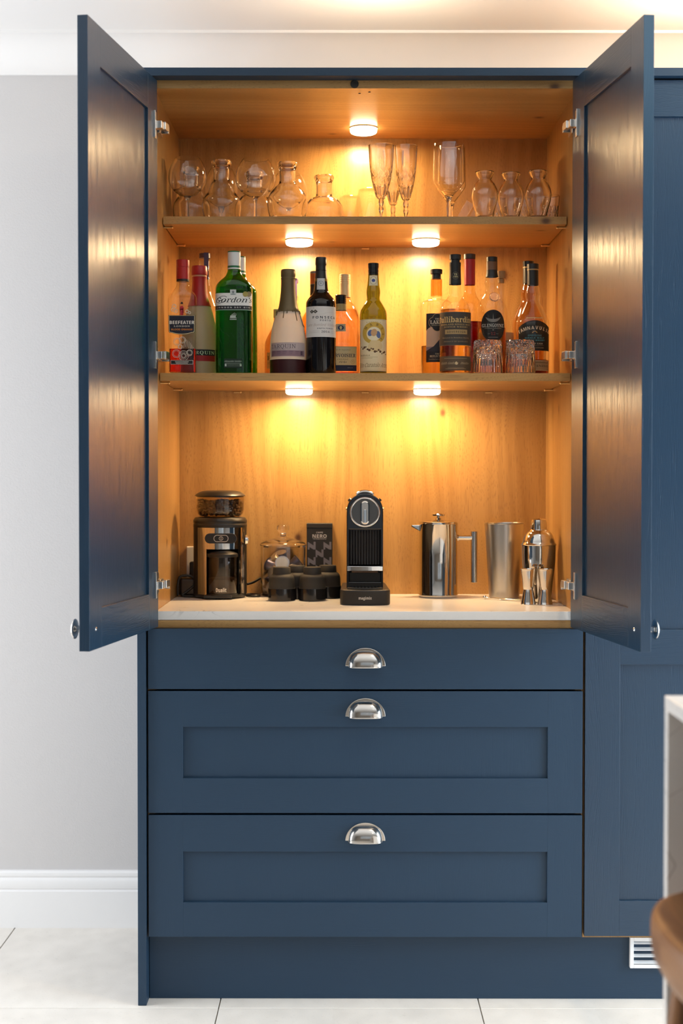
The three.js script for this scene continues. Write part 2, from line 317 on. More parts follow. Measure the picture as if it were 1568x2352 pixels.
function cupPull() {
  const a = 0.0385, b = 0.036, c = 0.026, nx = 40, ny = 14, make = (o) => {
    const pos = [], idx = [];
    for (let i = 0; i <= nx; i++) for (let k = 0; k <= ny; k++) {
      const f = Math.PI * i / nx, s = Math.PI / 2 * k / ny, e = 0.72, sg = (v) => Math.sign(v) * Math.pow(Math.abs(v), e);
      pos.push((a - o) * sg(Math.cos(f)) , (b - o) * sg(Math.sin(f)) * Math.cos(s) ** 0.9, 0.002 + (c - o) * Math.pow(Math.sin(f), 0.5) * Math.sin(s) ** 0.85);
    }
    for (let i = 0; i < nx; i++) for (let k = 0; k < ny; k++) { const p = i * (ny + 1) + k, q = p + ny + 1; idx.push(p, q, p + 1, q, q + 1, p + 1); }
    const g = new THREE.BufferGeometry(); g.setAttribute('position', new THREE.Float32BufferAttribute(pos, 3)); g.setIndex(idx); g.computeVertexNormals(); g.setAttribute('uv', new THREE.Float32BufferAttribute(new Float32Array(pos.length / 3 * 2), 2)); return g;
  };
  const inner = make(0.0016); { const ix = inner.index.array; for (let i = 0; i < ix.length; i += 3) { const t = ix[i]; ix[i] = ix[i + 1]; ix[i + 1] = t; } inner.computeVertexNormals(); }
  const arch = new THREE.Shape(); arch.absellipse(0, 0, 0.046, 0.042, 0, Math.PI); arch.lineTo(-0.037, 0); arch.absellipse(0, 0, 0.037, 0.034, Math.PI, 0, true); arch.lineTo(0.046, 0);
  const lip = []; for (let i = 0; i <= 24; i++) { const f = Math.PI * i / 24, e = 0.72; lip.push([0.0378 * Math.sign(Math.cos(f)) * Math.abs(Math.cos(f)) ** e, -0.0006, 0.002 + 0.0252 * Math.sin(f) ** 0.5]); }
  return merged([make(0), inner, extrude(arch, 0.0032, 0.0012, 24), tube(lip, 0.0016, 60, 8)]);
}
const pullGeo = cupPull();

// ---------------------------------------------------------------- the drinks cabinet
const cab = thing('drinks_cabinet', 'tall dark blue drinks cabinet standing with both upper doors open over three drawers', 'cabinet');
const CT = 2.115, CD = -0.516;
part('side_panel', grainUV(bx(-0.5, -0.482, 0.15, CT, CD - 0.02, 0, 0.0006), 'y', [0.55, -0.12]), M.oak, cab);
part('side_panel', grainUV(bx(0.482, 0.5, 0.15, CT, CD - 0.02, 0, 0.0006), 'y', [0.98, -0.12]), M.oak, cab);
part('back_panel', grainUV(bx(-0.482, 0.482, 0.15, CT - 0.018, CD - 0.018, CD), 'y', [0.49, -0.12]), M.oak, cab);
part('top_panel', grainUV(bx(-0.482, 0.482, CT - 0.018, CT, CD - 0.02, -0.0008), 'x', [0.6, 0.5]), M.oak, cab).userData.label = 'oak ceiling of the lit cupboard';
part('edge_strip', grainUV(bx(-0.482, 0.482, CT - 0.018, CT, -0.0008, 0), 'x', [-1.7, 1.4]), M.oakEdge, cab);
part('deck', grainUV(bx(-0.482, 0.482, 0.8645, 0.8822, CD, -0.001), 'x', [0.2, 0.9]), M.oak, cab);
part('edge_strip', grainUV(bx(-0.482, 0.482, 0.8652, 0.8818, -0.001, 0.0002), 'x', [-0.5, 0.5]), M.oakEdge, cab);
part('bottom_panel', grainUV(bx(-0.482, 0.482, 0.15, 0.168, CD, -0.001), 'x'), M.oak, cab);
part('end_panel', grainUV(bx(-0.520, -0.5008, 0.0005, CT, RZ0 + 0.002, 0.031, 0.0008), 'y', [0.1, 0.2]), M.blue, cab).userData.label = 'blue end panel running down to the floor';
// rubber door stop under the cornice and two screw holes in the cupboard ceiling
{
  const s = lathe([[0, 0], [8.5, 0], [9.5, 1.5], [8, 3.5], [4.4, 3.5], [4.2, 1.6], [0, 1.6]], 24); s.rotateX(Math.PI / 2); s.translate(-0.026, 2.1062, 0.0002);
  part('door_stop', s, M.blackMatt, cab);
  for (const [x, z] of [[-0.014, -0.045], [0.0085, -0.033]]) part('screw_hole', rod([x, CT - 0.0186, z], [x, CT - 0.0176, z], 0.003, 0.003, 10), M.dark, cab);
}
// puck lights
const LX = [[0.0, CT - 0.018, -0.392, 1.25], [-0.163, 1.813, -0.385, 1.0], [0.158, 1.813, -0.385, 1.0], [-0.164, 1.4365, -0.405, 1.0], [0.163, 1.4365, -0.405, 1.0]];
function puck(parent, x, y, z, k) {
  const b = lathe([[0, 0], [36, 0], [36, -2], [35, -2.6], [33, -2.6]], 40); b.translate(x, y, z);
  const lamp = part('puck_light', b, M.pale, parent); lamp.userData.label = 'round warm white cupboard light, switched on';
  const f = lathe([[34, -2.4], [34, -9.5], [32, -12.8], [28, -14.5], [0, -14.5]], 40); f.translate(x, y, z);
  return [lamp, f];
}
const shelf1 = sub('shelf', cab), shelf2 = sub('shelf', cab);
for (const [s, y0, y1, z] of [[shelf1, 1.813, 1.831, -0.145], [shelf2, 1.4365, 1.4545, -0.076]]) {
  part('board', grainUV(bx(-0.4795, 0.4795, y0, y1, CD + 0.001, z - 0.0008), 'x', y0 > 1.6 ? [0.56, 0.5] : [0.98, 1.4]), M.oak, s);
  part('edge_strip', grainUV(bx(-0.4795, 0.4795, y0, y1, z - 0.0008, z), 'x', y0 > 1.6 ? [-1.5, 0.5] : [-0.9, 1.4]), M.oakEdge, s);
  for (const e of [-1, 1]) for (const dz of [-0.03, -0.31]) {
    const peg = merged([rod([e * 0.482, y0 - 0.0035, z + dz], [e * 0.462, y0 - 0.0035, z + dz], 0.0026, 0.0026, 12), new THREE.SphereGeometry(0.0034, 12, 8).translate(e * 0.462, y0 - 0.0036, z + dz)]);
    part('shelf_peg', peg, M.brass, s);
  }
  for (const px of y0 > 1.6 ? [0.005] : [-0.33, 0.005, 0.33]) part('shelf_peg', merged([rod([px - 0.008, y0 - 0.003, CD + 0.005], [px + 0.008, y0 - 0.003, CD + 0.005], 0.0022, 0.0022, 10), new THREE.SphereGeometry(0.003, 10, 8).translate(px + 0.009, y0 - 0.003, CD + 0.005)]), M.brass, s);
}
LX.forEach(([x, y, z, k], i) => {
  const parent = i === 0 ? cab : i < 3 ? shelf1 : shelf2;
  const [lamp, f] = puck(parent, x, y, z, k);
  part(i === 0 ? 'lamp_face' : 'lamp_face', f, M.lampGlow, i === 0 ? lamp : parent);
  const l = new THREE.RectAreaLight(new THREE.Color().setRGB(...WARM), 360 * k, 0.054, 0.054); l.name = 'puck_light_beam'; l.position.set(x, y - 0.0155, z); l.lookAt(x, y - 1, z); scene.add(l);
});

// the two open doors: inner frame x along the door from the hinge, z 0 = inner face
const DW = 0.4975, DH = 1.239, DTK = 0.021;
function hingeGeo(s) {       // s: -1 when the inner face looks to -z
  const B = (a, b, c, d, e, f, r) => (s > 0 ? bx(a, b, c, d, e, f, r) : bx(a, b, c, d, -f, -e, r));
  return merged([B(0.009, 0.031, -0.030, 0.030, -0.0012, 0.0006, 0.0005), B(0.0285, 0.031, -0.030, 0.030, -0.0048, 0.0004, 0.0006), B(0.010, 0.0295, -0.0105, 0.0085, -0.006, 0.0003, 0.001),
    B(0.000, 0.023, -0.0085, 0.0085, -0.017, -0.005, 0.002), B(-0.028, 0.002, -0.0075, 0.0105, -0.0205, -0.009, 0.002), B(-0.034, -0.024, -0.011, 0.006, -0.0195, -0.003, 0.001)]);
}
function openDoor(side, hx, ang, label) {
  const d = sub('door', cab); d.userData.label = label; d.position.set(hx, 0.8692, 0.0225); d.rotation.y = side < 0 ? -(Math.PI / 2 + ang) : -(Math.PI / 2 - ang);
  const inner = new THREE.Group();
  // build with z from 0 (inner) outwards; the right-hand door is mirrored by choosing z 0..-t
  const zf = side < 0 ? [0, DTK] : [-DTK, 0];
  const st = side < 0 ? [0.075, 0.0795] : [0.091, 0.0795], r = 0.006, h = DH, w = DW, put = (n, g, gr, off) => part(n, grainUV(g, gr, off), M.blueGrain, d);
  put('stile', bx(0, st[0], 0, h, zf[0], zf[1], SH), 'y', [0.11, 0.3 * side]); put('stile', bx(w - st[1], w, 0, h, zf[0], zf[1], SH), 'y', [0.44, 0.1]);
  put('rail', bx(st[0] - 0.0001, w - st[1] + 0.0001, 0, 0.080, zf[0] + 0.0001, zf[1] - 0.0001, SH), 'x', [0.21, 0.3 + side]); put('rail', bx(st[0] - 0.0001, w - st[1] + 0.0001, h - 0.079, h, zf[0] + 0.0001, zf[1] - 0.0001, SH), 'x', [0.33, 0.7 + side]);
  put('panel', bx(st[0] - 0.003, w - st[1] + 0.003, 0.077, h - 0.076, zf[0] + r, zf[1] - r), 'y', [0.7 + 0.2 * side, 0.2]);
  for (const y of [1.1355, 0.6175, 0.0968]) { const k = part('hinge', hingeGeo(side < 0 ? 1 : -1), M.zinc, d); k.position.set(side < 0 ? 0.001 : 0.0165, y, 0); }
  const sg = side < 0 ? 1 : -1;
  const screw = lathe([[0, 2.2], [2.4, 1.9], [4.2, 0.6], [4.4, -0.5], [0, -0.5]], 20); screw.rotateX(-Math.PI / 2 * sg); screw.translate(0.456, 0.040, 0); part('screw', screw, M.chrome, d);
  const kn = lathe([[0, 0], [8.5, 0], [8.5, 1.5], ...curve([[6.5, 2.5], [5, 7], [5.6, 13], [10, 17.5], [16, 19.5], [19.6, 21.2]], 18), [20.2, 22.2], ...curve([[20, 23.4], [18, 25.4], [11, 27.6], [0, 28.6]], 14)], 48); kn.rotateX(Math.PI / 2 * sg); kn.translate(0.456, 0.040, sg > 0 ? DTK : -DTK); part('knob', kn, M.nickel, d);
}
openDoor(-1, -0.4728, 0.1506, 'left upper door, swung open past a right angle');
openDoor(1, 0.4677, 0.1269, 'right upper door, swung open past a right angle');
for (const e of [-1, 1]) for (const y of [2.0045, 1.4865, 0.966]) part('hinge_plate', merged([bx(Math.min(e * 0.4818, e * 0.470), Math.max(e * 0.4818, e * 0.470), y - 0.007, y + 0.009, -0.062, -0.006, 0.002), bx(Math.min(e * 0.4818, e * 0.4795), Math.max(e * 0.4818, e * 0.4795), y - 0.024, y + 0.024, -0.046, -0.024, 0.001)]), M.zinc, cab);
// three drawers
for (const [y0, y1, rails, py, word] of [[0.7265, 0.8645, null, 0.7797, 'top drawer with a plain flat front'], [0.4420, 0.7220, [[0, 0.080], [0.198, 0.280]], 0.6646, 'middle drawer with a recessed centre panel'], [0.1565, 0.4370, [[0, 0.0795], [0.1965, 0.2805]], 0.3790, 'bottom drawer with a recessed centre panel']]) {
  const d = sub('drawer', cab); d.userData.label = word; d.position.set(-0.4968, y0, 0.0015);
  if (!rails) part('front', grainUV(bx(0, 0.9932, 0, y1 - y0, 0, 0.0205, SH), 'x', [0.4, 0.2]), M.blue, d);
  else shakerPieces(d, 0.9932, y1 - y0, 0.0205, 0.0795, rails, 0.0085, [0.3, y0]);
  part('drawer_box', grainUV(bx(0.022, 0.971, 0.02, y1 - y0 - 0.02, -0.42, -0.0005), 'x'), M.oak, d);
  const h = part('cup_handle', pullGeo, M.nickel, d); h.position.set(0.4968, py - y0, 0.0205);
}

// ---------------------------------------------------------------- the closed cupboard on the right
const cup = thing('tall_cupboard', 'tall dark blue cupboard with a closed two-panel door, beside the open drinks cabinet', 'cupboard');
part('carcase', bx(0.5012, 1.699, 0.15, CT, RZ0 + 0.003, 0), M.oak, cup);
for (const [x, n] of [[0.5022, 0], [1.1032, 1]]) {
  const d = sub('door', cup); d.position.set(x, 0.159, 0.0015);
  shakerPieces(d, 0.5965, 1.9515, 0.0205, 0.0795, [[0, 0.0815], [0.6245, 0.7045], [1.8695, 1.9515]], 0.0075, [0.2 + n, 0.6], M.blueGrain);
}
const cor = thing('cornice_board', 'long dark blue cornice board lying along the top of both cupboards', 'cornice');
part('board', grainUV(bx(-0.521, 1.70, CT + 0.0003, 2.1335, -0.02, 0.040, 0.0008), 'x', [0.7, 0.4]), M.blue, cor);
const pl = thing('plinth', 'recessed dark blue plinth board under the drawers and the right-hand cupboard', 'plinth');
part('board', grainUV(bx(-0.4995, 1.70, 0.0005, 0.1495, -0.037, -0.019), 'x', [0.2, 0.15]), M.blue, pl);
// ventilation grille in the plinth
{
  const v = thing('vent_grille', 'white slatted ventilation grille let into the blue plinth behind the stool', 'vent', [0.613, 0.0756, -0.0188]);
  const w = 0.27, h = 0.0715, b = 0.0085;
  part('frame', merged([bx(0, b, 0, h, 0, 0.013, 0.0008), bx(w - b, w, 0, h, 0, 0.013, 0.0008), bx(b, w - b, 0, b, 0, 0.013, 0.0008), bx(b, w - b, h - b, h, 0, 0.013, 0.0008)]), M.gloss, v);
  part('backing', bx(b, w - b, b, h - b, 0.0003, 0.0008), M.blue, v);
  for (let i = 0; i < 4; i++) { const s = bx(b, w - b, -0.0007, 0.0007, -0.0062, 0.0062, 0.0004); s.rotateX(0.30); s.translate(0, 0.0128 + i * 0.0152, 0.0066); part('slat', s, M.gloss, v); }
}
// worktop inside the cupboard
{
  const w = thing('quartz_worktop', 'white quartz worktop with faint grey veins inside the open cupboard', 'worktop');
  part('slab', grainUV(bx(-0.4815, 0.4815, 0.8826, 0.903, CD + 0.001, -0.0005, 0.0012), 'x', [0.2, 0.3]), M.quartz, w);
}

// ---------------------------------------------------------------- island and stool at the right edge
{
  const t = thing('kitchen_island', 'white quartz island with a waterfall end, at the right edge of the view', 'kitchen island');
  part('countertop', grainUV(bx(0.408, 1.62, 0.880, 0.900, 1.314, 3.1, 0.0015), 'z', [0.4, 0.1]), M.quartz, t);
  part('waterfall_panel', grainUV(bx(0.4082, 1.6198, 0.0005, 0.8799, 1.3142, 1.336, 0.001), 'y', [0.13, 0.55]), M.quartz, t);
  part('waterfall_panel', grainUV(bx(0.4082, 1.6198, 0.0005, 0.8799, 3.078, 3.0998, 0.001), 'y', [0.5, 0.2]), M.quartz, t);
  part('base_unit', grainUV(bx(0.80, 1.60, 0.0005, 0.8795, 1.337, 3.077), 'y', [0.3, 0.3]), M.blue, t);
}
{
  const t = thing('wooden_stool', 'oiled wooden counter stool with a thick dished seat tucked under the island', 'stool', [0.548, 0, 1.60]);
  // seat: rounded square, dished on top, drawn in below
  const nr = 16, na = 72, A = 0.205, ex = 2.9, ring = (a, k) => { const c = Math.cos(a), s = Math.sin(a), q = Math.pow(Math.abs(c) ** ex + Math.abs(s) ** ex, -1 / ex); return [A * k * q * c, A * k * q * s]; };
  const prof = []; for (let i = 0; i <= nr; i++) { const k = i / nr * 0.93; prof.push([k, 0.650 - 0.017 * (1 - (k / 0.93) ** 2.6)]); }
  prof.push([0.955, 0.6505], [0.98, 0.648], [0.995, 0.642], [1.0, 0.632], [1.0, 0.612], [0.985, 0.594], [0.95, 0.582], [0.88, 0.577], [0.5, 0.575], [0, 0.575]);
  const pos = [], uv = [], idx = [];
  prof.forEach(([k, y]) => { for (let j = 0; j <= na; j++) { const [x, z] = ring(j / na * 2 * Math.PI, k); pos.push(x, y, z); uv.push(x + y * 0.4, z); } });
  for (let i = 0; i + 1 < prof.length; i++) for (let j = 0; j < na; j++) { const p = i * (na + 1) + j, q = p + na + 1; idx.push(p, p + 1, q, q, p + 1, q + 1); }
  const g = new THREE.BufferGeometry(); g.setAttribute('position', new THREE.Float32BufferAttribute(pos, 3)); g.setAttribute('uv', new THREE.Float32BufferAttribute(uv, 2)); g.setIndex(idx); g.computeVertexNormals();
  part('seat', soften(g, 0.7), M.stool, t);
  for (const [sx, sz] of [[-1, -1], [1, -1], [-1, 1], [1, 1]]) part('leg', grainUV(rod([sx * 0.205, 0.0005, sz * 0.155], [sx * 0.145, 0.580, sz * 0.105], 0.0135, 0.0165, 24), 'y'), M.stool, t);
  part('footrest', grainUV(rod([-0.183, 0.22, 0.137], [0.183, 0.22, 0.137], 0.011), 'x'), M.stool, t);
  part('stretcher', grainUV(rod([-0.183, 0.22, -0.137], [0.183, 0.22, -0.137], 0.011), 'x'), M.stool, t);
}

// ---------------------------------------------------------------- bottles on the middle shelf
const S2 = 1.4547, S1 = 1.8312, WT = 0.9032, BG = 'bottles on the middle shelf';
const G = {
  clear: tinted(0.96, 0.96, 0.94), frost: P({ color: lin(0.86, 0.82, 0.72), roughness: 0.55, transmission: 0.45, thickness: 0, ior: 1.5 }), green: tinted(0.15, 0.55, 0.045), olive: tinted(0.36, 0.42, 0.05), blackGlass: P({ color: lin(0.006, 0.004, 0.004), roughness: 0.05 }),
  cream: P({ color: lin(0.62, 0.55, 0.37), roughness: 0.5, transmission: 0.3, thickness: 0, ior: 1.5 }),
};
const redCap = plain(0.42, 0.018, 0.016, 0.32), redWax = plain(0.40, 0.016, 0.018, 0.36), goldWax = plain(0.15, 0.105, 0.045, 0.42, 0.25), gold = plain(0.80, 0.60, 0.30, 0.28, 0.9), corkMat = plain(0.42, 0.26, 0.12, 0.8), woodCap = plain(0.16, 0.075, 0.035, 0.5), purple = plain(0.055, 0.035, 0.11, 0.4), whiteCap = plain(0.72, 0.72, 0.70, 0.4), greenBand = plain(0.02, 0.16, 0.06, 0.4), redFoil = plain(0.50, 0.03, 0.04, 0.3);
// closed body of liquid that follows the inside of a bottle profile up to a level
function fill(prof, level, gap = 2.4) {
  const pts = []; let base = 0;
  for (const [r, y] of prof) { const rr = Math.max(r - gap, 0); if (y <= 4.5) base = Math.max(base, rr); else pts.push([rr, y]); }
  const out = [[0, 4.5], [base, 4.5]];
  for (const [r, y] of pts) {
    const [lr, ly] = out[out.length - 1];
    if (y >= level) { out.push([lerp(lr, r, (level - ly) / (y - ly)), level]); break; }
    if (y > ly + 0.01) out.push([r, y]);
  }
  out.push([0, level]); return out;
}
// turns a flat label design into a bent sheet on the bottle
function label(parent, design, r0, r1, y0, y1, half, name = 'label', shape, rough = 0.55) {
  let g = wrap(r0, r1, y0, y1, half); if (shape) g = squared(g, shape);
  return part(name, g, print(design, rough), parent);
}
function ring(r0, r1, y0, y1) { return lathe([[0, y0], [r0, y0], [r1, y1], [0, y1]], 40); }
const cap = (r, y0, y1, e = 0.8) => lathe([[0, y0], [r, y0], [r, y1 - e], [r - e, y1], [0, y1]], 40);
const screwCap = (r, y0, y1, n) => { const p = [[0, y0], [r, y0]]; for (let i = 0; i < n; i++) { const a = lerp(y0, y1 - 1.5, (i + 0.4) / n), b = lerp(y0, y1 - 1.5, (i + 0.8) / n); p.push([r, a], [r - 0.5, a + 0.4], [r - 0.5, b - 0.4], [r, b]); } p.push([r, y1 - 1], [r - 1, y1], [0, y1]); return lathe(p, 40); };

{ // 1 square-shouldered gin bottle with red cap
  const b = thing('gin_bottle', 'clear square gin bottle with red screw cap and navy label, beside the left cupboard wall', 'bottle', [-0.431, S2, -0.125], BG);
  const sq = (y) => { const t = clamp((206 - y) / 26, 0, 1); return [lerp(2, 6.5, t), 1, lerp(1, 0.74, t)]; };
  const pr = [[0, 0], [31, 0], [33, 3], [33, 60], [33.2, 176], ...curve([[33, 178], [30.5, 187], [23, 196], [16.5, 206], [14.4, 217], [14, 224]], 12)];
  part('glass', squared(lathe(pr, 64), sq), G.clear, b);
  part('gin', squared(lathe(fill(pr, 59), 48), sq), liquid(0.86, 0.10, 0.012, 0.03), b);
  part('cap', merged([cap(15.6, 224, 253), cap(15.6, 254, 270), ring(15.75, 15.75, 253, 254)]), redCap, b);
  part('neck_ring', ring(15.2, 15.2, 219, 224), M.blackSatin, b);
  const t = canvasTex(640, 800, (g, w, h) => {
    g.clearRect(0, 0, w, h); g.fillStyle = '#cbb98f'; g.beginPath(); g.moveTo(10, 12); g.lineTo(w - 10, 12); g.lineTo(w - 18, h * 0.84); g.quadraticCurveTo(w - 20, h * 0.9, w - 70, h * 0.9); g.quadraticCurveTo(w / 2, h + 70, 70, h * 0.9); g.quadraticCurveTo(20, h * 0.9, 18, h * 0.84); g.fill();
    g.fillStyle = '#171a2c'; g.beginPath(); g.moveTo(22, 24); g.lineTo(w - 22, 24); g.lineTo(w - 30, h * 0.82); g.quadraticCurveTo(w - 40, h * 0.88, w - 80, h * 0.87); g.quadraticCurveTo(w / 2, h * 1.05, 80, h * 0.87); g.quadraticCurveTo(40, h * 0.88, 30, h * 0.82); g.fill();
    txt(g, 'BEEFEATER', w / 2, 300, 190, { fill: '#e9e4da', sx: 0.60 }); txt(g, 'LONDON', w / 2, 455, 78, { fam: 'serif', fill: '#ddd6c6', gap: 6 }); txt(g, 'BLOOD ORANGE', w / 2, 590, 98, { fill: '#d9812a', sx: 0.68 });
  });
  const s = new THREE.Shape(); s.moveTo(-0.0315, 0.0455); s.lineTo(0.0315, 0.0455); s.lineTo(0.0308, 0.007); s.quadraticCurveTo(0.03, 0.004, 0.025, 0.0042); s.quadraticCurveTo(0, -0.004, -0.025, 0.0042); s.quadraticCurveTo(-0.03, 0.004, -0.0308, 0.007); s.lineTo(-0.0315, 0.0455);
  const g = new THREE.ExtrudeGeometry(s, { depth: 0.0006, bevelEnabled: false, curveSegments: 20 }), p = g.attributes.position, u = g.attributes.uv; for (let i = 0; i < p.count; i++) u.setXY(i, (p.getX(i) + 0.0315) / 0.063, (p.getY(i) - 0.0003) / 0.0452); g.translate(0, 0.0915, 0.0246);
  part('label', g, print(t), b);
  // small printed red-coated figure above the label, white blossom and fruit print below, and a black strip
  part('emblem', merged([bx(-0.0035, 0.0035, 0.138, 0.152, 0.0246, 0.0251), bx(-0.0045, -0.0025, 0.146, 0.157, 0.0246, 0.0251), bx(0.002, 0.0045, 0.142, 0.156, 0.0246, 0.0251), bx(-0.0028, -0.0006, 0.132, 0.139, 0.0246, 0.0251), bx(0.0006, 0.0028, 0.132, 0.139, 0.0246, 0.0251), bx(-0.003, 0.003, 0.150, 0.159, 0.0246, 0.0251)]), redFoil, b);
  part('emblem', merged([bx(-0.0024, 0.0024, 0.1645, 0.168, 0.0246, 0.0251), bx(-0.0034, 0.0034, 0.1635, 0.165, 0.0246, 0.0251)]), M.blackSatin, b);
  const ink = P({ color: lin(0.66, 0.62, 0.54), roughness: 0.7 }), fruit = [], T = (x, y, r, k = 0.0006) => fruit.push(new THREE.TorusGeometry(r, k, 5, 26).translate(x, y, 0.0249));
  for (const [x, y, r] of [[-0.011, 0.075, 0.0085], [0.001, 0.079, 0.0075], [-0.013, 0.047, 0.0092], [0.004, 0.042, 0.0115], [0.004, 0.042, 0.0055], [0.018, 0.049, 0.0068], [-0.004, 0.063, 0.005], [-0.018, 0.158, 0.005], [-0.021, 0.150, 0.004], [-0.014, 0.147, 0.004], [0.012, 0.146, 0.004], [0.018, 0.143, 0.003]]) { T(x, y, r); T(x, y, r * 0.72, 0.0004); }
  for (let i = 0; i < 7; i++) fruit.push(rod([0.004 + 0.004 * i, 0.060 + 0.003 * Math.sin(i), 0.0249], [0.008 + 0.003 * i, 0.080 - 0.0012 * i * i * 0.4, 0.0249], 0.0005, 0.0005, 5));
  part('printed_fruit', merged(fruit), ink, b);
  part('lower_label', merged([bx(-0.0265, 0.0265, 0.0215, 0.0225, 0.0246, 0.0251), bx(-0.0265, 0.0265, 0.0305, 0.0315, 0.0246, 0.0251), bx(-0.0265, -0.0255, 0.0225, 0.0305, 0.0246, 0.0251), bx(0.0255, 0.0265, 0.0225, 0.0305, 0.0246, 0.0251), bx(-0.016, 0.016, 0.0268, 0.0285, 0.0246, 0.0253), bx(-0.014, 0.014, 0.0238, 0.0252, 0.0246, 0.0253)]), ink, b);
  part('lower_label', bx(-0.0255, 0.0255, 0.0225, 0.0305, 0.0244, 0.0249), M.blackSatin, b);
}
{ // 2 red wax bottle
  const b = thing('frosted_bottle', 'frosted cream bottle with a tall dripping red wax neck, behind the square gin bottle', 'bottle', [-0.399, S2, -0.202], BG);
  const pr = [[0, 0], [42, 0], [44.5, 3], ...curve([[44.5, 5], [44.6, 60], [42, 105], [33, 150], [22, 185], [17, 215], [16.5, 226]], 22)];
  part('glass', lathe(pr, 56), G.cream, b);
  part('wax_seal', lathe([...curve([[28.9, 168], [24.6, 181], [20.5, 198], [18.2, 220], [17.8, 236]], 12), [18.2, 239], [17.2, 240.5], [17.2, 243], [19.3, 245], [19.6, 250], [19, 262], [17.5, 266], [0, 266.5]], 48), redWax, b);
  part('wax_ring', ring(18.1, 18.1, 239.6, 243.2), plain(0.55, 0.28, 0.16, 0.4), b);
  label(b, canvasTex(1024, 384, (g, w, h) => {
    g.fillStyle = '#1a1a1e'; g.fillRect(0, 0, w, h * 0.52); g.fillStyle = '#b3242a'; g.fillRect(0, h * 0.52, w, h * 0.48); g.strokeStyle = '#8d8576'; g.lineWidth = 5; g.setLineDash([10, 8]); g.beginPath(); g.moveTo(0, 10); g.lineTo(w, 10); g.stroke(); g.setLineDash([]);
    g.save(); g.beginPath(); txt(g, 'TARQUIN', 600, h * 0.28, 150, { fam: 'serif', fill: '#cfe6c0', gap: 10, align: 'center' }); g.restore();
    g.fillStyle = '#17171b'; g.beginPath(); g.arc(250, h * 0.5, 185, 0, 7); g.fill(); g.strokeStyle = '#c9c5bc'; g.lineWidth = 8; g.setLineDash([16, 18]); g.beginPath(); g.arc(250, h * 0.5, 150, 0, 7); g.stroke(); g.setLineDash([]); g.fillStyle = '#d8d2c6'; g.beginPath(); g.ellipse(250, h * 0.55, 70, 40, -0.3, 0, 7); g.fill(); g.fillStyle = '#17171b'; g.fillRect(250, h * 0.5, 30, 40);
  }), 44.6, 44.6, 34, 62, 1.05);
}
function ribbonBottle(at, lab, liquidMat, level, hgt) {   // clear bottle sealed by a dark purple ribbon over its stopper
  const b = thing('ribbon_bottle', lab, 'bottle', at, BG), k = hgt / 311;
  const pr = [[0, 0], [37, 0], [39, 3], ...curve([[39, 5], [39, 130], [37, 165], [28, 190], [17, 215], [14, 240], [13.4, 262], [13.8, 296 * k + 20 * (1 - k)]], 24)].map(([r, y]) => [r, y * k]);
  part('glass', lathe(pr, 48), G.clear, b);
  if (liquidMat) part('spirit', lathe(fill(pr, level), 40), liquidMat, b);
  part('stopper', cap(13.8, 299 * k, hgt), plain(0.09, 0.06, 0.10, 0.4), b);
  const r = new THREE.PlaneGeometry(0.011, 0.066 * k).translate(0.005, (311 - 33) * k * mm + 0.0004, 0); const q = r.attributes.position;
  for (let i = 0; i < q.count; i++) { const x = q.getX(i); q.setZ(i, Math.sqrt(Math.max(0.0145 ** 2 - x * x, 0)) + 0.0006); } r.computeVertexNormals();
  part('ribbon', merged([r, bx(-0.0005, 0.0105, hgt * mm, hgt * mm + 0.0006, -0.013, 0.0142)]), purple, b);
  return b;
}
ribbonBottle([-0.395, S2, -0.300], 'clear round bottle with a dark purple ribbon over its stopper, behind the red wax neck', null, 0, 311);
ribbonBottle([-0.180, S2, -0.425], 'clear bottle with purple ribbon, mostly hidden behind the gold wax neck of a frosted bottle', liquid(0.80, 0.36, 0.05, 0.05), 120, 264);
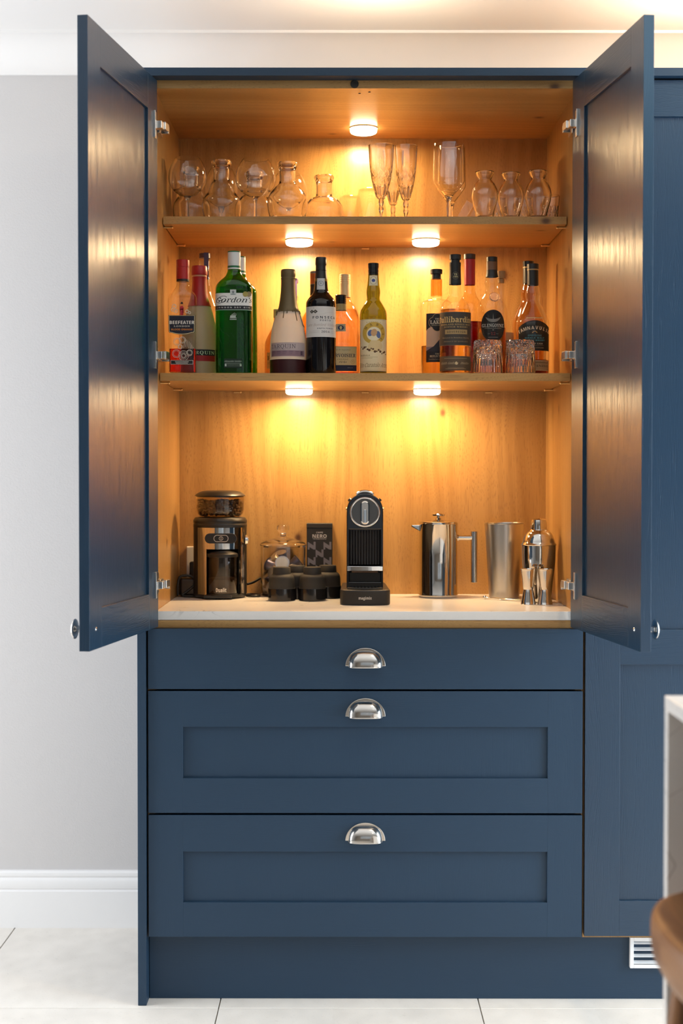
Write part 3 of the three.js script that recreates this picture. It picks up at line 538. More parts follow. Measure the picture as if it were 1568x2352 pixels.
function greenGin(at, lab, front) {
  const b = thing('green_gin_bottle', lab, 'bottle', at, BG);
  const sq = (y) => { const t = clamp((236 - y) / 34, 0, 1); return [lerp(2, 3.6, t), 1, lerp(1, 0.76, t)]; };
  const pr = [[0, 0], [40, 0], [43.5, 3], [44, 12], [43.6, 196], ...curve([[43.6, 198], [42, 209], [34, 220], [22, 231], [16.5, 241], [15, 249]], 14)];
  part('glass', squared(lathe(pr, 72), sq), G.green, b);
  part('gin', squared(lathe(fill(pr, 205), 56), sq), liquid(0.35, 0.80, 0.25, 0.10), b);
  part('cap', merged([cap(15.2, 256, 288.5), ring(15.35, 15.35, 273, 273.6), ring(15.3, 15.3, 281, 281.5)]), whiteCap, b);
  part('cap_band', cap(15.3, 288.5, 291), greenBand, b); part('neck_band', ring(15.5, 15.5, 251.5, 256), greenBand, b);
  part('collar', ring(16, 15.4, 248, 251.5), whiteCap, b);
  if (!front) return b;
  label(b, canvasTex(1024, 560, (g, w, h) => {
    g.fillStyle = '#e9e7e2'; g.fillRect(0, 0, w, h); g.fillStyle = '#1b5f38'; g.fillRect(0, h * 0.955, w, h * 0.045); g.fillStyle = '#f0efe9'; g.fillRect(0, h * 0.94, w, h * 0.02); g.fillStyle = '#15181c'; g.fillRect(0, h * 0.72, w, h * 0.225);
    txt(g, "Gordon's", w / 2 + 26, h * 0.40, 216, { fam: 'serif', bold: false, fill: '#14181a', slant: 0.34, sx: 0.98 }); txt(g, "Gordon's", w / 2 + 29, h * 0.40, 216, { fam: 'serif', bold: false, fill: '#14181a', slant: 0.34, sx: 0.98 });
    g.strokeStyle = '#14181a'; g.lineWidth = 14; g.lineCap = 'round'; g.beginPath(); g.moveTo(360, 130); g.bezierCurveTo(290, 50, 130, 150, 160, 215); g.bezierCurveTo(175, 260, 235, 250, 262, 205); g.stroke(); g.beginPath(); g.moveTo(170, 318); g.bezierCurveTo(230, 330, 300, 290, 330, 230); g.stroke();
    txt(g, 'LONDON DRY GIN', w / 2, h * 0.83, 64, { fill: '#cfcdc8', gap: 18 });
  }), 43.7, 43.7, 148, 189, 1.12, 'label', sq);
  const crest = canvasTex(192, 192, (g, w, h) => { g.fillStyle = '#c9ccc9'; g.fillRect(0, 0, w, h); g.fillStyle = '#4b5358'; g.beginPath(); g.arc(96, 78, 34, 0, 7); g.fill(); g.fillRect(70, 96, 52, 26); g.fillStyle = '#c9ccc9'; g.fillRect(88, 60, 16, 40); g.fillStyle = '#8b9290'; g.beginPath(); g.moveTo(20, 180); g.lineTo(172, 180); g.lineTo(140, 140); g.lineTo(52, 140); g.fill(); });
  label(b, crest, 44.1, 44.1, 184, 197, 0.16, 'crest', sq);
  for (const [o, c] of [[0.50, [0.42, 0.33, 0.10]], [0.66, [0.30, 0.22, 0.12]]]) { const m = new THREE.CylinderGeometry(0.0062, 0.0062, 0.0006, 24); m.rotateX(Math.PI / 2); m.rotateY(o * 0.35); m.translate(0.0445 * Math.sin(o) * 1.35, 0.1865, 0.0335 - 0.012 * (o - 0.4)); part('medal', m, plain(...c, 0.35, 0.6), b); }
  const em = [], pale = plain(0.50, 0.56, 0.50, 0.5); for (let i = 0; i < 6; i++) em.push(rod([-0.006 + 0.0022 * i, 0.131, 0.0341], [-0.003 + 0.0022 * i, 0.143 - 0.0012 * Math.abs(i - 3), 0.0341], 0.0006, 0.0003, 6)); em.push(bx(-0.008, 0.008, 0.126, 0.1275, 0.0337, 0.0342), bx(-0.008, 0.008, 0.1295, 0.131, 0.0337, 0.0342), bx(-0.007, 0.006, 0.132, 0.136, 0.0337, 0.0342));
  part('emblem', merged(em), pale, b);
  const sc = []; const swirl = (pts, r) => sc.push(tube(pts.map(([x, y]) => [x * mm, y * mm, (33.6 - Math.max(0, Math.abs(x) - 24) * 0.16) * mm]), r * mm, 30, 6));
  swirl([[18, 20], [24, 50], [27, 75], [20, 92], [12, 98], [17, 108], [26, 104], [24, 116], [16, 119]], 0.9); swirl([[12, 88], [19, 84], [26, 70], [24, 58], [18, 66]], 0.8); swirl([[-12, 62], [-8, 80], [-14, 92], [-26, 98], [-34, 116]], 0.6); swirl([[-30, 20], [-26, 60], [-34, 90]], 0.6); swirl([[-6, 96], [6, 78], [4, 50]], 0.6); swirl([[30, 30], [34, 60], [30, 100], [34, 122]], 0.6);
  part('embossed_scroll', merged(sc), tinted(0.4, 0.7, 0.4), b);
  const ft = canvasTex(512, 256, (g, w, h) => { g.fillStyle = '#0d2a17'; g.fillRect(0, 0, w, h); txt(g, 'Alexander Gordon', w / 2, 70, 56, { fam: 'serif', bold: false, fill: '#c9d3c6', slant: 0.35 }); g.fillStyle = '#b9c4b6'; g.fillRect(30, 120, w - 60, 5); for (let i = 0; i < 3; i++) { g.fillStyle = '#93a291'; for (let x = 60; x < 450; x += 26 + (i * 7)) g.fillRect(x, 145 + i * 30, 18, 10); } g.fillStyle = '#c9d3c6'; g.fillRect(20, 140, 44, 70); g.fillRect(w - 64, 140, 44, 70); });
  label(b, ft, 43.8, 43.8, 13, 35, 0.46, 'lower_label', sq);
  return b;
}
greenGin([-0.310, S2, -0.130], 'large green gin bottle with white label in front, near the left end of the shelf', true);
greenGin([-0.3035, S2, -0.216], 'second green gin bottle with a white cap, directly behind the large green one', false);
{ // faint small bottle
  const b = thing('amber_flask', 'small dim bottle with a pale green cap, behind and left of the frosted gold-necked bottle', 'bottle', [-0.214, S2, -0.300], BG);
  const pr = [[0, 0], [31, 0], [32.5, 3], ...curve([[32.5, 5], [32.5, 78], [29, 98], [18, 120], [11, 136], [10, 156]], 18)];
  part('glass', lathe(pr, 40), tinted(0.74, 0.55, 0.34), b); part('cap', cap(10.6, 152, 173), plain(0.34, 0.36, 0.16, 0.4), b);
  label(b, canvasTex(256, 256, (g, w, h) => { g.fillStyle = '#b98f55'; g.fillRect(0, 0, w, h); txt(g, 'H', 40, 90, 90, { fam: 'serif', fill: '#4b3214' }); g.fillStyle = '#8a6634'; g.fillRect(10, 150, 230, 8); g.fillRect(10, 175, 200, 8); }), 32.7, 32.7, 24, 64, 0.9);
}
{ // frosted gin with gold wax
  const b = thing('frosted_bottle', 'frosted bell-shaped bottle with a gold-brown wax neck and deep red liquid at the bottom', 'bottle', [-0.182, S2, -0.137], BG);
  const body = [[0, 0], [41, 0], [43.4, 3], ...curve([[43.4, 5], [43.4, 40], [42.6, 78], [38, 112], [30, 140], [22, 160], [18, 185], [16.2, 210], [16, 226]], 30)];
  part('glass', lathe(body, 56), G.frost, b);
  part('gin', lathe(fill(body, 34, -0.25).map(([r, y]) => [r, y < 5 ? 0.2 : y]), 48), plain(0.050, 0.010, 0.010, 0.3), b);
  const wax = [...curve([[27.4, 148], [22.8, 160], [18.7, 186], [17, 210], [16.8, 226]], 14), [17.6, 228], [17, 229.5], [16.2, 231], [17.4, 232.5], [17.2, 246.5], [15.5, 249], [0, 249.2]];
  part('wax_seal', lathe(wax, 48), goldWax, b);
  const drips = []; for (let i = 0; i < 9; i++) { const a = -1.5 + i * 0.375 + 0.1 * Math.sin(i * 3), len = [6, 12, 4, 20, 8, 5, 26, 40, 8][i], n = 6, pts = []; for (let k = 0; k <= n; k++) { const y = 151 - len * k / n, r = 0.4 + (y > 160 ? 22.8 : y > 140 ? 30 - (y - 140) * 0.33 : y > 112 ? 38 - (y - 112) * 0.286 : 42); pts.push([Math.sin(a) * r * mm, y * mm, Math.cos(a) * r * mm]); } drips.push(tube(pts, 0.0012, 10, 6)); }
  part('wax_drip', merged(drips), goldWax, b);
  label(b, canvasTex(1024, 384, (g, w, h) => {
    g.fillStyle = '#b8a7a4'; g.fillRect(0, 0, w, h); g.fillStyle = '#8d6f78'; g.fillRect(30, h * 0.56, w - 60, h * 0.40); g.fillStyle = '#a58f92'; g.fillRect(w * 0.78, 0, 6, h * 0.5); txt(g, 'TARQUIN', w * 0.36, h * 0.27, 150, { fam: 'serif', bold: false, fill: '#5b4c55', gap: 4 }); txt(g, 'CORNISH DRY GIN', w * 0.36, h * 0.47, 38, { fam: 'serif', bold: false, fill: '#6f5f66', gap: 6 });
    for (let i = 0; i < 5; i++) { g.fillStyle = '#6a5060'; g.fillRect(70 + i * 160, h * 0.62, 100, 14); g.fillStyle = '#775d6b'; g.fillRect(70 + i * 160, h * 0.72, 120 - 12 * i, 10); g.fillRect(70 + i * 160, h * 0.80, 80, 10); } g.fillStyle = '#5e4856'; g.fillRect(860, h * 0.60, 70, 110);
  }), 43.5, 43.2, 40, 73, 1.12);
}
{ // port
  const b = thing('port_bottle', 'black port wine bottle with a white label and black capsule, in front near the middle', 'bottle', [-0.104, S2, -0.130], BG);
  const pr = [[0, 0], [33, 0], [35.5, 3], [35.6, 160], ...curve([[35.6, 162], [34.5, 172], [28, 182], [19.5, 192], [16.4, 204], [14.6, 225], [13, 240]], 18), [13, 246]];
  part('glass', lathe(pr, 56), G.blackGlass, b);
  part('capsule', lathe([[14.8, 226], ...curve([[14.8, 226], [13.2, 242], [12.4, 258]], 8), [13.1, 259], [13.4, 262], [13.2, 275], [12, 277], [0, 277]], 40), M.blackSatin, b);
  const glow = lathe([[15.1, 219.5], [14.9, 226], [14.6, 226], [14.8, 219.5]], 40); part('neck_band', glow, plain(0.22, 0.13, 0.03, 0.25), b);
  label(b, canvasTex(1024, 1024, (g, w, h) => {
    g.fillStyle = '#d9d3cd'; g.fillRect(0, 0, w, h); g.strokeStyle = '#b7ada6'; g.lineWidth = 4; g.beginPath(); g.moveTo(60, 330); g.bezierCurveTo(200, 140, 420, 360, 620, 230); g.bezierCurveTo(760, 170, 900, 220, 1000, 200); g.stroke();
    for (const [x, s] of [[270, 'F'], [370, 'G']]) { g.save(); g.translate(x, 175); g.rotate(Math.PI / 4); g.fillStyle = '#4b463f'; g.fillRect(-46, -46, 92, 92); g.restore(); txt(g, s, x, 175, 50, { fam: 'serif', fill: '#d0c7bb' }); } txt(g, '\u2022', 320, 60, 60, { fill: '#7a7268' });
    txt(g, 'FONSECA', w * 0.60, 370, 118, { fill: '#3a3a3f', gap: 22 }); txt(g, 'PORTO', w * 0.62, 470, 76, { fill: '#55545a', gap: 12 }); txt(g, 'Late Bottled Vintage', w * 0.55, 620, 112, { fam: 'serif', bold: false, fill: '#b09a90', slant: 0.32, sx: 0.88 }); txt(g, 'UNFILTERED', w * 0.62, 740, 62, { fill: '#4e4c52', gap: 8 }); txt(g, '2014', w * 0.62, 850, 100, { fam: 'serif', bold: true, fill: '#57555a' });
    g.fillStyle = '#8d8580'; for (const y of [815, 850, 885]) { g.fillRect(150, y, 330, 4); g.fillRect(760, y, 220, 4); }
  }), 35.7, 35.7, 86, 158, 1.32);
  const badge = canvasTex(256, 384, (g, w, h) => { g.fillStyle = '#c9c7c4'; g.fillRect(0, 0, w, h); g.fillStyle = '#9ea1a4'; g.beginPath(); g.arc(w / 2, h * 0.45, 118, 0, 7); g.fill(); g.strokeStyle = '#d9d9d9'; g.lineWidth = 14; g.beginPath(); g.arc(w / 2, h * 0.45, 104, 0, 7); g.stroke(); g.fillStyle = '#c3c5c7'; g.beginPath(); g.arc(w / 2, h * 0.45, 60, 0, 7); g.fill(); g.fillStyle = '#83878b'; g.fillRect(w / 2 - 34, h * 0.42, 68, 20); g.fillRect(w / 2 - 10, h * 0.34, 20, 70); });
  label(b, badge, 16.7, 14.9, 199, 226, 0.62, 'neck_badge');
}
{ // ornate
  const b = thing('spirit_bottle', 'bottle with ornate silver, black and orange capsule, behind the left side of the port bottle', 'bottle', [-0.121, S2, -0.310], BG);
  const pr = [[0, 0], [35, 0], [37, 3], ...curve([[37, 5], [37, 120], [33, 150], [20, 175], [13, 200], [12, 226], [12, 245]], 20)];
  part('glass', lathe(pr, 40), tinted(0.88, 0.55, 0.20), b);
  const t = canvasTex(512, 512, (g, w, h) => { g.fillStyle = '#8f8d88'; g.fillRect(0, 0, w, h); const c = ['#26242a', '#d8d4cc', '#3a2a22', '#b9612a']; let s = 5; for (let i = 0; i < 260; i++) { s = (s * 1103515245 + 12345) % 2147483648; const x = s % 512; s = (s * 1103515245 + 12345) % 2147483648; const y = s % 512; g.fillStyle = c[i % 4]; g.beginPath(); g.ellipse(x, y, 6 + i % 17, 4 + i % 9, i, 0, 7); g.fill(); } g.fillStyle = '#1d1a1c'; g.fillRect(0, h * 0.50, w, 26); g.fillStyle = '#b3622c'; g.fillRect(0, h * 0.72, w, 90); g.fillStyle = '#242024'; g.fillRect(0, h * 0.9, w, 60); });
  part('capsule', lathe([[12.8, 208], [12.8, 262], [13, 263], [13, 267], [12, 268.5], [0, 268.5]], 40), print(t, 0.3), b);
}
{ // cognac
  const b = thing('cognac_bottle', 'flask-shaped clear cognac bottle with black cap and cream label, half hidden by the port', 'bottle', [-0.057, S2, -0.206], BG);
  const sq = (y) => { const t = clamp((150 - y) / 30, 0, 1); return [lerp(2, 2.7, t), 1, lerp(1, 0.60, t)]; };
  const pr = [[0, 0], [42, 0], [44, 3], ...curve([[44.5, 6], [46, 50], [46.4, 84], [44, 105], [35, 128], [22, 146], [14.6, 158], [13.4, 168], [13.3, 176]], 30)];
  part('glass', squared(lathe(pr, 64), sq), G.clear, b);
  part('cognac', squared(lathe(fill(pr, 9), 48), sq), liquid(0.85, 0.42, 0.08, 0.02), b);
  part('cap', screwCap(13.6, 175, 197, 4), M.blackGloss, b);
  part('collar', lathe([[13.9, 160], [13.9, 175], [13.3, 175], [13.3, 160]], 36), plain(0.42, 0.33, 0.14, 0.5), b);
  label(b, canvasTex(1024, 768, (g, w, h) => {
    g.fillStyle = '#c9a96a'; g.fillRect(0, 0, w, h); g.fillStyle = '#e3d3a2'; g.fillRect(16, 16, w - 32, h * 0.74); g.fillStyle = '#20284a'; g.fillRect(0, h * 0.765, w, h * 0.235); txt(g, 'Cognac de Napoleon', w * 0.5, 105, 62, { fam: 'serif', bold: false, fill: '#7d6a3f', slant: 0.3 }); txt(g, 'COURVOISIER', w * 0.5, 285, 150, { fam: 'serif', fill: '#232a45', sx: 0.86 }); txt(g, 'COGNAC', w * 0.56, 405, 60, { fam: 'serif', fill: '#7d6a3f', gap: 14 }); txt(g, '\u2022V\u2022S\u2022', w * 0.56, 490, 84, { fam: 'serif', fill: '#3a3a44', gap: 8 }); g.strokeStyle = '#a78a4a'; g.lineWidth = 8; g.beginPath(); g.ellipse(w * 0.86, 480, 60, 62, 0, 0, 7); g.stroke(); txt(g, '5', w * 0.86, 480, 70, { fam: 'serif', fill: '#8a713a' }); txt(g, '40%vol', w * 0.78, h * 0.87, 50, { fill: '#6f7690' });
  }), 45.2, 45.8, 12, 71, 0.86, 'label', sq);
  label(b, canvasTex(256, 256, (g, w, h) => { g.fillStyle = '#c9b98a'; g.fillRect(0, 0, w, h); g.fillStyle = '#d9cfae'; g.beginPath(); g.arc(128, 128, 124, 0, 7); g.fill(); g.strokeStyle = '#2a3350'; g.lineWidth = 12; g.beginPath(); g.arc(128, 128, 108, 0, 7); g.stroke(); g.fillStyle = '#27305a'; g.beginPath(); g.arc(128, 128, 86, 0, 7); g.fill(); g.fillStyle = '#d8c88c'; g.beginPath(); g.ellipse(128, 120, 34, 50, 0, 0, 7); g.fill(); g.beginPath(); g.ellipse(128, 172, 20, 22, 0, 0, 7); g.fill(); }), 42.2, 38.4, 107, 125, 0.28, 'seal', sq);
}
{ // gold cap
  const b = thing('rose_bottle', 'reddish amber bottle with a ribbed pale gold capsule, behind the cognac flask', 'bottle', [-0.047, S2, -0.305], BG);
  const pr = [[0, 0], [36, 0], [38, 3], ...curve([[38, 5], [38, 130], [36.5, 155], [28, 178], [17, 192], [13.2, 206], [12.8, 230]], 22)];
  part('glass', lathe(pr, 44), tinted(0.95, 0.82, 0.70), b); part('wine', lathe(fill(pr, 172), 40), liquid(0.93, 0.70, 0.54, 0.1), b);
  part('capsule', merged([lathe([[13.6, 203], [13.4, 236], [0, 236]], 36), screwCap(13.9, 236, 260, 4)]), plain(0.85, 0.68, 0.40, 0.38, 0.35), b);
}
{ // marsala
  const b = thing('marsala_bottle', 'olive green wine bottle with black cap and cream illustrated label, beside the cognac flask', 'bottle', [0.020, S2, -0.130], BG);
  const pr = [[0, 0], [30, 0], [32, 3], [32.2, 134], ...curve([[32.2, 136], [30.5, 150], [22, 166], [15.4, 178], [16.6, 196], [14, 214], [12.4, 234], [12.4, 240]], 22)];
  part('glass', lathe(pr, 52), G.olive, b);
  part('wine', lathe(fill(pr, 9), 40), liquid(0.3, 0.12, 0.03, 0.01), b);
  part('cap', merged([screwCap(12.6, 235, 254, 2), cap(12.9, 253, 263)]), M.blackGloss, b);
  label(b, canvasTex(768, 1280, (g, w, h) => {   // a plain stand-in for the illustrated label
    g.fillStyle = '#e2cfa6'; g.fillRect(0, 0, w, h); g.strokeStyle = '#b99f6c'; g.lineWidth = 6; g.strokeRect(14, 14, w - 28, h - 28); txt(g, '\u2022 SECCO \u2022', w / 2, 80, 60, { fam: 'serif', bold: false, fill: '#9c7c46', gap: 8 });
    g.fillStyle = '#c8a03c'; g.beginPath(); g.ellipse(w / 2 + 10, 340, 285, 270, 0, 0, 7); g.fill(); 'MARSALA'.split('').forEach((ch, i) => { const a = -2.55 + i * 0.66; txt(g, ch, w / 2 + 10 + 225 * Math.cos(a), 340 + 212 * Math.sin(a), 84, { fam: 'serif', fill: '#6f5620', rot: a + Math.PI / 2 }); });
    g.fillStyle = '#e7d8b4'; g.beginPath(); g.arc(w / 2 + 10, 360, 170, 0, 7); g.fill(); g.fillStyle = '#5a6a94'; g.beginPath(); g.ellipse(w / 2 - 70, 340, 60, 80, 0.4, 0, 7); g.fill(); g.beginPath(); g.ellipse(w / 2 + 110, 380, 50, 90, -0.2, 0, 7); g.fill(); g.fillStyle = '#c79a6c'; g.beginPath(); g.ellipse(w / 2 + 10, 330, 70, 90, 0.2, 0, 7); g.fill();
    g.fillStyle = '#d9bf8c'; g.beginPath(); g.moveTo(330, 520); g.bezierCurveTo(200, 700, 260, 820, 420, 800); g.bezierCurveTo(620, 780, 640, 640, 520, 520); g.fill(); g.fillStyle = '#5a3a1e'; for (let i = 0; i < 16; i++) { g.beginPath(); g.arc(80 + i * 42, 680 + 11 * i + 34 * Math.sin(i * 1.7), 17 + 6 * (i % 3), 0, 7); g.fill(); }
    txt(g, 'MARSALA', 170, 890, 52, { fam: 'serif', fill: '#7a5f36' }); g.fillStyle = '#9c8250'; g.fillRect(60, 930, 420, 6); g.fillRect(60, 955, 300, 6); txt(g, 'Vito Curatolo Arini', w / 2, 1130, 138, { fam: 'serif', bold: false, fill: '#6e5328', slant: 0.35, sx: 0.62 });
  }), 32.3, 32.3, 6, 128, 1.25);
  label(b, canvasTex(256, 320, (g, w, h) => { g.fillStyle = '#ddcfae'; g.fillRect(0, 0, w, h); g.fillStyle = '#b9a67a'; g.beginPath(); g.ellipse(w / 2, h * 0.5, 100, 130, 0, 0, 7); g.fill(); g.fillStyle = '#e2d7bb'; g.beginPath(); g.ellipse(w / 2, h * 0.5, 84, 112, 0, 0, 7); g.fill(); g.fillStyle = '#46508a'; g.beginPath(); g.arc(w / 2, h * 0.5, 50, 0, 7); g.fill(); }), 15.2, 12.9, 209, 233, 0.75, 'neck_label');
}
const whisky = () => liquid(0.88, 0.58, 0.15, 0.06);
{ // lakes
  const b = thing('whisky_bottle', 'broad-shouldered clear whisky bottle with dark pictorial label and short dark stopper', 'bottle', [0.1745, S2, -0.213], BG);
  const pr = [[0, 0], [37, 0], [38.6, 3], [38.8, 168], ...curve([[38.8, 170], [38, 177], [34, 182], [24, 186], [15.2, 189], [13.8, 196], [13.4, 212], [13.6, 244]], 20)];
  part('glass', lathe(pr, 52), G.clear, b); part('whisky', lathe(fill(pr, 74), 44), whisky(), b);
  part('stopper', merged([cap(14.4, 249, 260), cap(11, 236, 249)]), M.blackSatin, b);
  part('neck_seal', lathe([[13.9, 196], [13.9, 236], [13.4, 236], [13.4, 196]], 36), tinted(0.93, 0.74, 0.42, 0.2), b);
  label(b, canvasTex(512, 1024, (g, w, h) => {
    g.fillStyle = '#1d1a1f'; g.fillRect(0, 0, w, h); g.fillStyle = '#c8a78c'; g.beginPath(); g.ellipse(160, 530, 210, 250, 0, 0, 7); g.fill(); g.fillStyle = '#8f7a7e'; g.fillRect(0, 700, w, 80); g.fillStyle = '#2a2530'; g.beginPath(); g.moveTo(0, 790); g.lineTo(180, 690); g.lineTo(330, 520); g.lineTo(w, 430); g.lineTo(w, 800); g.lineTo(0, 800); g.fill(); g.fillStyle = '#19161b'; g.fillRect(0, 800, w, 224);
    for (const [x, y, r] of [[256, 110, 100], [170, 190, 100], [342, 190, 100], [256, 260, 110]]) { g.fillStyle = '#b89768'; g.beginPath(); g.arc(x, y, r + 10, 0, 7); g.fill(); } for (const [x, y, r] of [[256, 110, 100], [170, 190, 100], [342, 190, 100], [256, 260, 110]]) { g.fillStyle = '#161519'; g.beginPath(); g.arc(x, y, r, 0, 7); g.fill(); }
    txt(g, 'THE', 256, 118, 46, { fam: 'serif', fill: '#d9cdb8' }); txt(g, 'LAKES', 256, 185, 104, { fam: 'serif', fill: '#e3d8c2', sx: 0.9 }); txt(g, 'SINGLE MALT', 256, 250, 36, { fam: 'serif', fill: '#b9a98c' }); txt(g, 'THE', 256, 850, 44, { fam: 'serif', fill: '#cdbd9a' }); txt(g, 'REFLECTION', 256, 900, 56, { fam: 'serif', fill: '#cdbd9a', sx: 0.9 }); txt(g, 'Distilled at the lakes', 256, 965, 40, { fam: 'serif', bold: false, fill: '#a99a7c' });
  }), 39, 39, 33, 150, 0.72);
}
{ // tullibardine
  const b = thing('whisky_bottle', 'tall amber whisky bottle with wide grey-brown label, standing directly before the red-capsuled bottle', 'bottle', [0.2145, S2, -0.1395], BG);
  const pr = [[0, 0], [35, 0], [37, 3], [37.4, 40], [37.4, 142], ...curve([[37.4, 144], [36, 157], [29, 171], [18.5, 182], [14.8, 193], [13.6, 220], [12.8, 252], [13, 266]], 22)];
  part('glass', lathe(pr, 56), G.clear, b); part('whisky', lathe(fill(pr, 154), 48), liquid(0.90, 0.62, 0.15, 0.07), b);
  part('stopper', merged([cap(13.6, 273, 285), cap(11, 262, 273)]), M.blackSatin, b);
  part('neck_band', lathe([[14.6, 214], [13.9, 232], [13.2, 256], [13.7, 258], [13.7, 266], [12.9, 266], [12.9, 256], [14.2, 214]], 40), M.blackSatin, b);
  label(b, canvasTex(192, 192, (g, w, h) => { g.fillStyle = '#17161a'; g.fillRect(0, 0, w, h); g.strokeStyle = '#b9a878'; g.lineWidth = 6; g.setLineDash([8, 8]); g.beginPath(); g.arc(96, 96, 80, 0, 7); g.stroke(); txt(g, 'TB', 96, 70, 60, { fam: 'serif', fill: '#cdbb86' }); txt(g, '1488', 96, 122, 50, { fam: 'serif', fill: '#cdbb86' }); }), 14.4, 13.7, 224, 244, 0.7, 'neck_label');
  label(b, canvasTex(1024, 1024, (g, w, h) => {
    g.fillStyle = '#3f3730'; g.fillRect(0, 0, w, h); g.fillStyle = '#7a684a'; g.fillRect(0, 0, w, 10); g.fillRect(0, h - 12, w, 12); txt(g, 'Tullibardine', w * 0.5, 240, 230, { fam: 'serif', fill: '#cfae6e', sx: 0.74 }); txt(g, 'HIGHLAND SINGLE MALT', w / 2, 385, 66, { fam: 'serif', fill: '#b79a62', gap: 6, sx: 0.9 }); txt(g, 'SCOTCH WHISKY', w / 2, 460, 62, { fam: 'serif', fill: '#b79a62', gap: 8 }); g.fillStyle = '#a2875a'; g.fillRect(220, 540, 600, 140); txt(g, 'SOVEREIGN', w / 2 + 8, 612, 86, { fill: '#4a3c28', gap: 8, sx: 0.9 }); txt(g, 'Matured in Bourbon Barrels', w / 2, 790, 56, { fam: 'serif', bold: false, fill: '#a58f66' }); txt(g, 'PRODUCT OF SCOTLAND', w / 2, 905, 50, { fam: 'serif', bold: false, fill: '#a58f66', gap: 4 });
  }), 37.6, 37.6, 67, 146, 1.3);
  label(b, canvasTex(1024, 512, (g, w, h) => { g.fillStyle = '#5d4c38'; g.fillRect(0, 0, w, h); g.fillStyle = '#b8a078'; g.fillRect(200, 70, 620, 10); g.fillRect(240, h - 70, 540, 10); g.fillRect(300, h - 100, 420, 8); txt(g, 'Keith Geddes', 330, 250, 110, { fam: 'serif', bold: false, fill: '#bfa883', slant: 0.4, sx: 0.7 }); txt(g, 'Distiller', 760, 250, 100, { fam: 'serif', bold: false, fill: '#bfa883', slant: 0.4, sx: 0.7 }); g.fillStyle = '#cdb68d'; g.beginPath(); g.moveTo(520, 190); g.bezierCurveTo(570, 250, 560, 310, 520, 310); g.bezierCurveTo(480, 310, 470, 250, 520, 190); g.fill(); }), 37.6, 37.6, 8, 42, 1.3, 'lower_label');
}
{ // red capsule
  const b = thing('wine_bottle', 'bottle with a long red capsule and grey stopper, standing behind the tall amber whisky bottle', 'bottle', [0.261, S2, -0.282], BG);
  const pr = [[0, 0], [36, 0], [38, 3], [38, 150], ...curve([[38, 152], [36, 170], [27, 190], [16.5, 206], [13.4, 222], [13, 260]], 20), [13, 292]];
  part('glass', lathe(pr, 44), tinted(0.93, 0.86, 0.68), b); part('port', lathe(fill(pr, 139), 40), liquid(0.40, 0.015, 0.02, 0.03), b);
  part('capsule', lathe([[13.7, 231], [13.5, 290], [13.5, 294], [0, 294]], 36), redFoil, b); part('stopper', cap(14, 295, 307), plain(0.07, 0.055, 0.05, 0.5), b);
  part('label', wrap(38.2, 38.2, 40, 62, 0.5), plain(0.30, 0.04, 0.04, 0.5), b);
}
{ // glengoyne
  const b = thing('whisky_bottle', 'clear whisky bottle with round black label and glass seal, behind the left cut tumbler', 'bottle', [0.309, S2, -0.212], BG);
  const pr = [[0, 0], [33, 0], [35, 3], [35.2, 155], ...curve([[35.2, 157], [34, 172], [27, 188], [19.5, 199], [16.4, 210], [17.6, 226], [15.6, 240], [13, 252], [12.6, 272]], 26)];
  part('glass', lathe(pr, 52), G.clear, b); part('whisky', lathe(fill(pr, 118), 44), whisky(), b);
  part('neck_band', lathe([[15.4, 241.5], [13.4, 252], [13.2, 258], [12.6, 258], [12.8, 252], [14.9, 241.5]], 36), M.blackSatin, b);
  part('capsule', lathe([[13.4, 258], [13.2, 278], [0, 278]], 36), woodCap, b); part('stopper', cap(13, 278.5, 290), M.blackSatin, b);
  const seal = merged([new THREE.TorusGeometry(0.0118, 0.0016, 8, 36), new THREE.CylinderGeometry(0.011, 0.0114, 0.0022, 32).rotateX(Math.PI / 2)]); seal.rotateX(-0.42); seal.translate(0.004, 0.191, 0.0262); part('glass_seal', seal, M.glass, b);
  const t = canvasTex(768, 1024, (g, w, h) => { g.fillStyle = '#121214'; g.fillRect(0, 0, w, h); g.fillStyle = '#8c8a86'; g.beginPath(); g.moveTo(384, 110); g.lineTo(396, 300); g.bezierCurveTo(470, 300, 560, 270, 620, 225); g.bezierCurveTo(590, 330, 500, 400, 400, 400); g.lineTo(368, 400); g.bezierCurveTo(268, 400, 180, 330, 150, 225); g.bezierCurveTo(210, 270, 300, 300, 372, 300); g.fill(); txt(g, 'GLENGOYNE', w / 2, 505, 150, { fam: 'serif', fill: '#d6d3cc', sx: 0.74 }); g.fillStyle = '#8d8a84'; g.fillRect(110, 590, 548, 16); g.fillRect(360, 640, 48, 26); txt(g, '12', w / 2, 770, 130, { fam: 'serif', bold: false, fill: '#a5322e' }); g.fillRect(220, 770, 80, 8); g.fillRect(468, 770, 80, 8); g.fillRect(240, 880, 290, 14); });
  const o = new THREE.CircleGeometry(1, 56), q = o.attributes.position; { const o2 = o; for (let i = 0; i < q.count; i++) { const t2 = q.getX(i) * 0.90, y = 121 + q.getY(i) * 38; q.setXYZ(i, Math.sin(t2) * 35.7 * mm, y * mm, Math.cos(t2) * 35.7 * mm); } o2.computeVertexNormals(); }
  part('label', o, print(t), b);
}
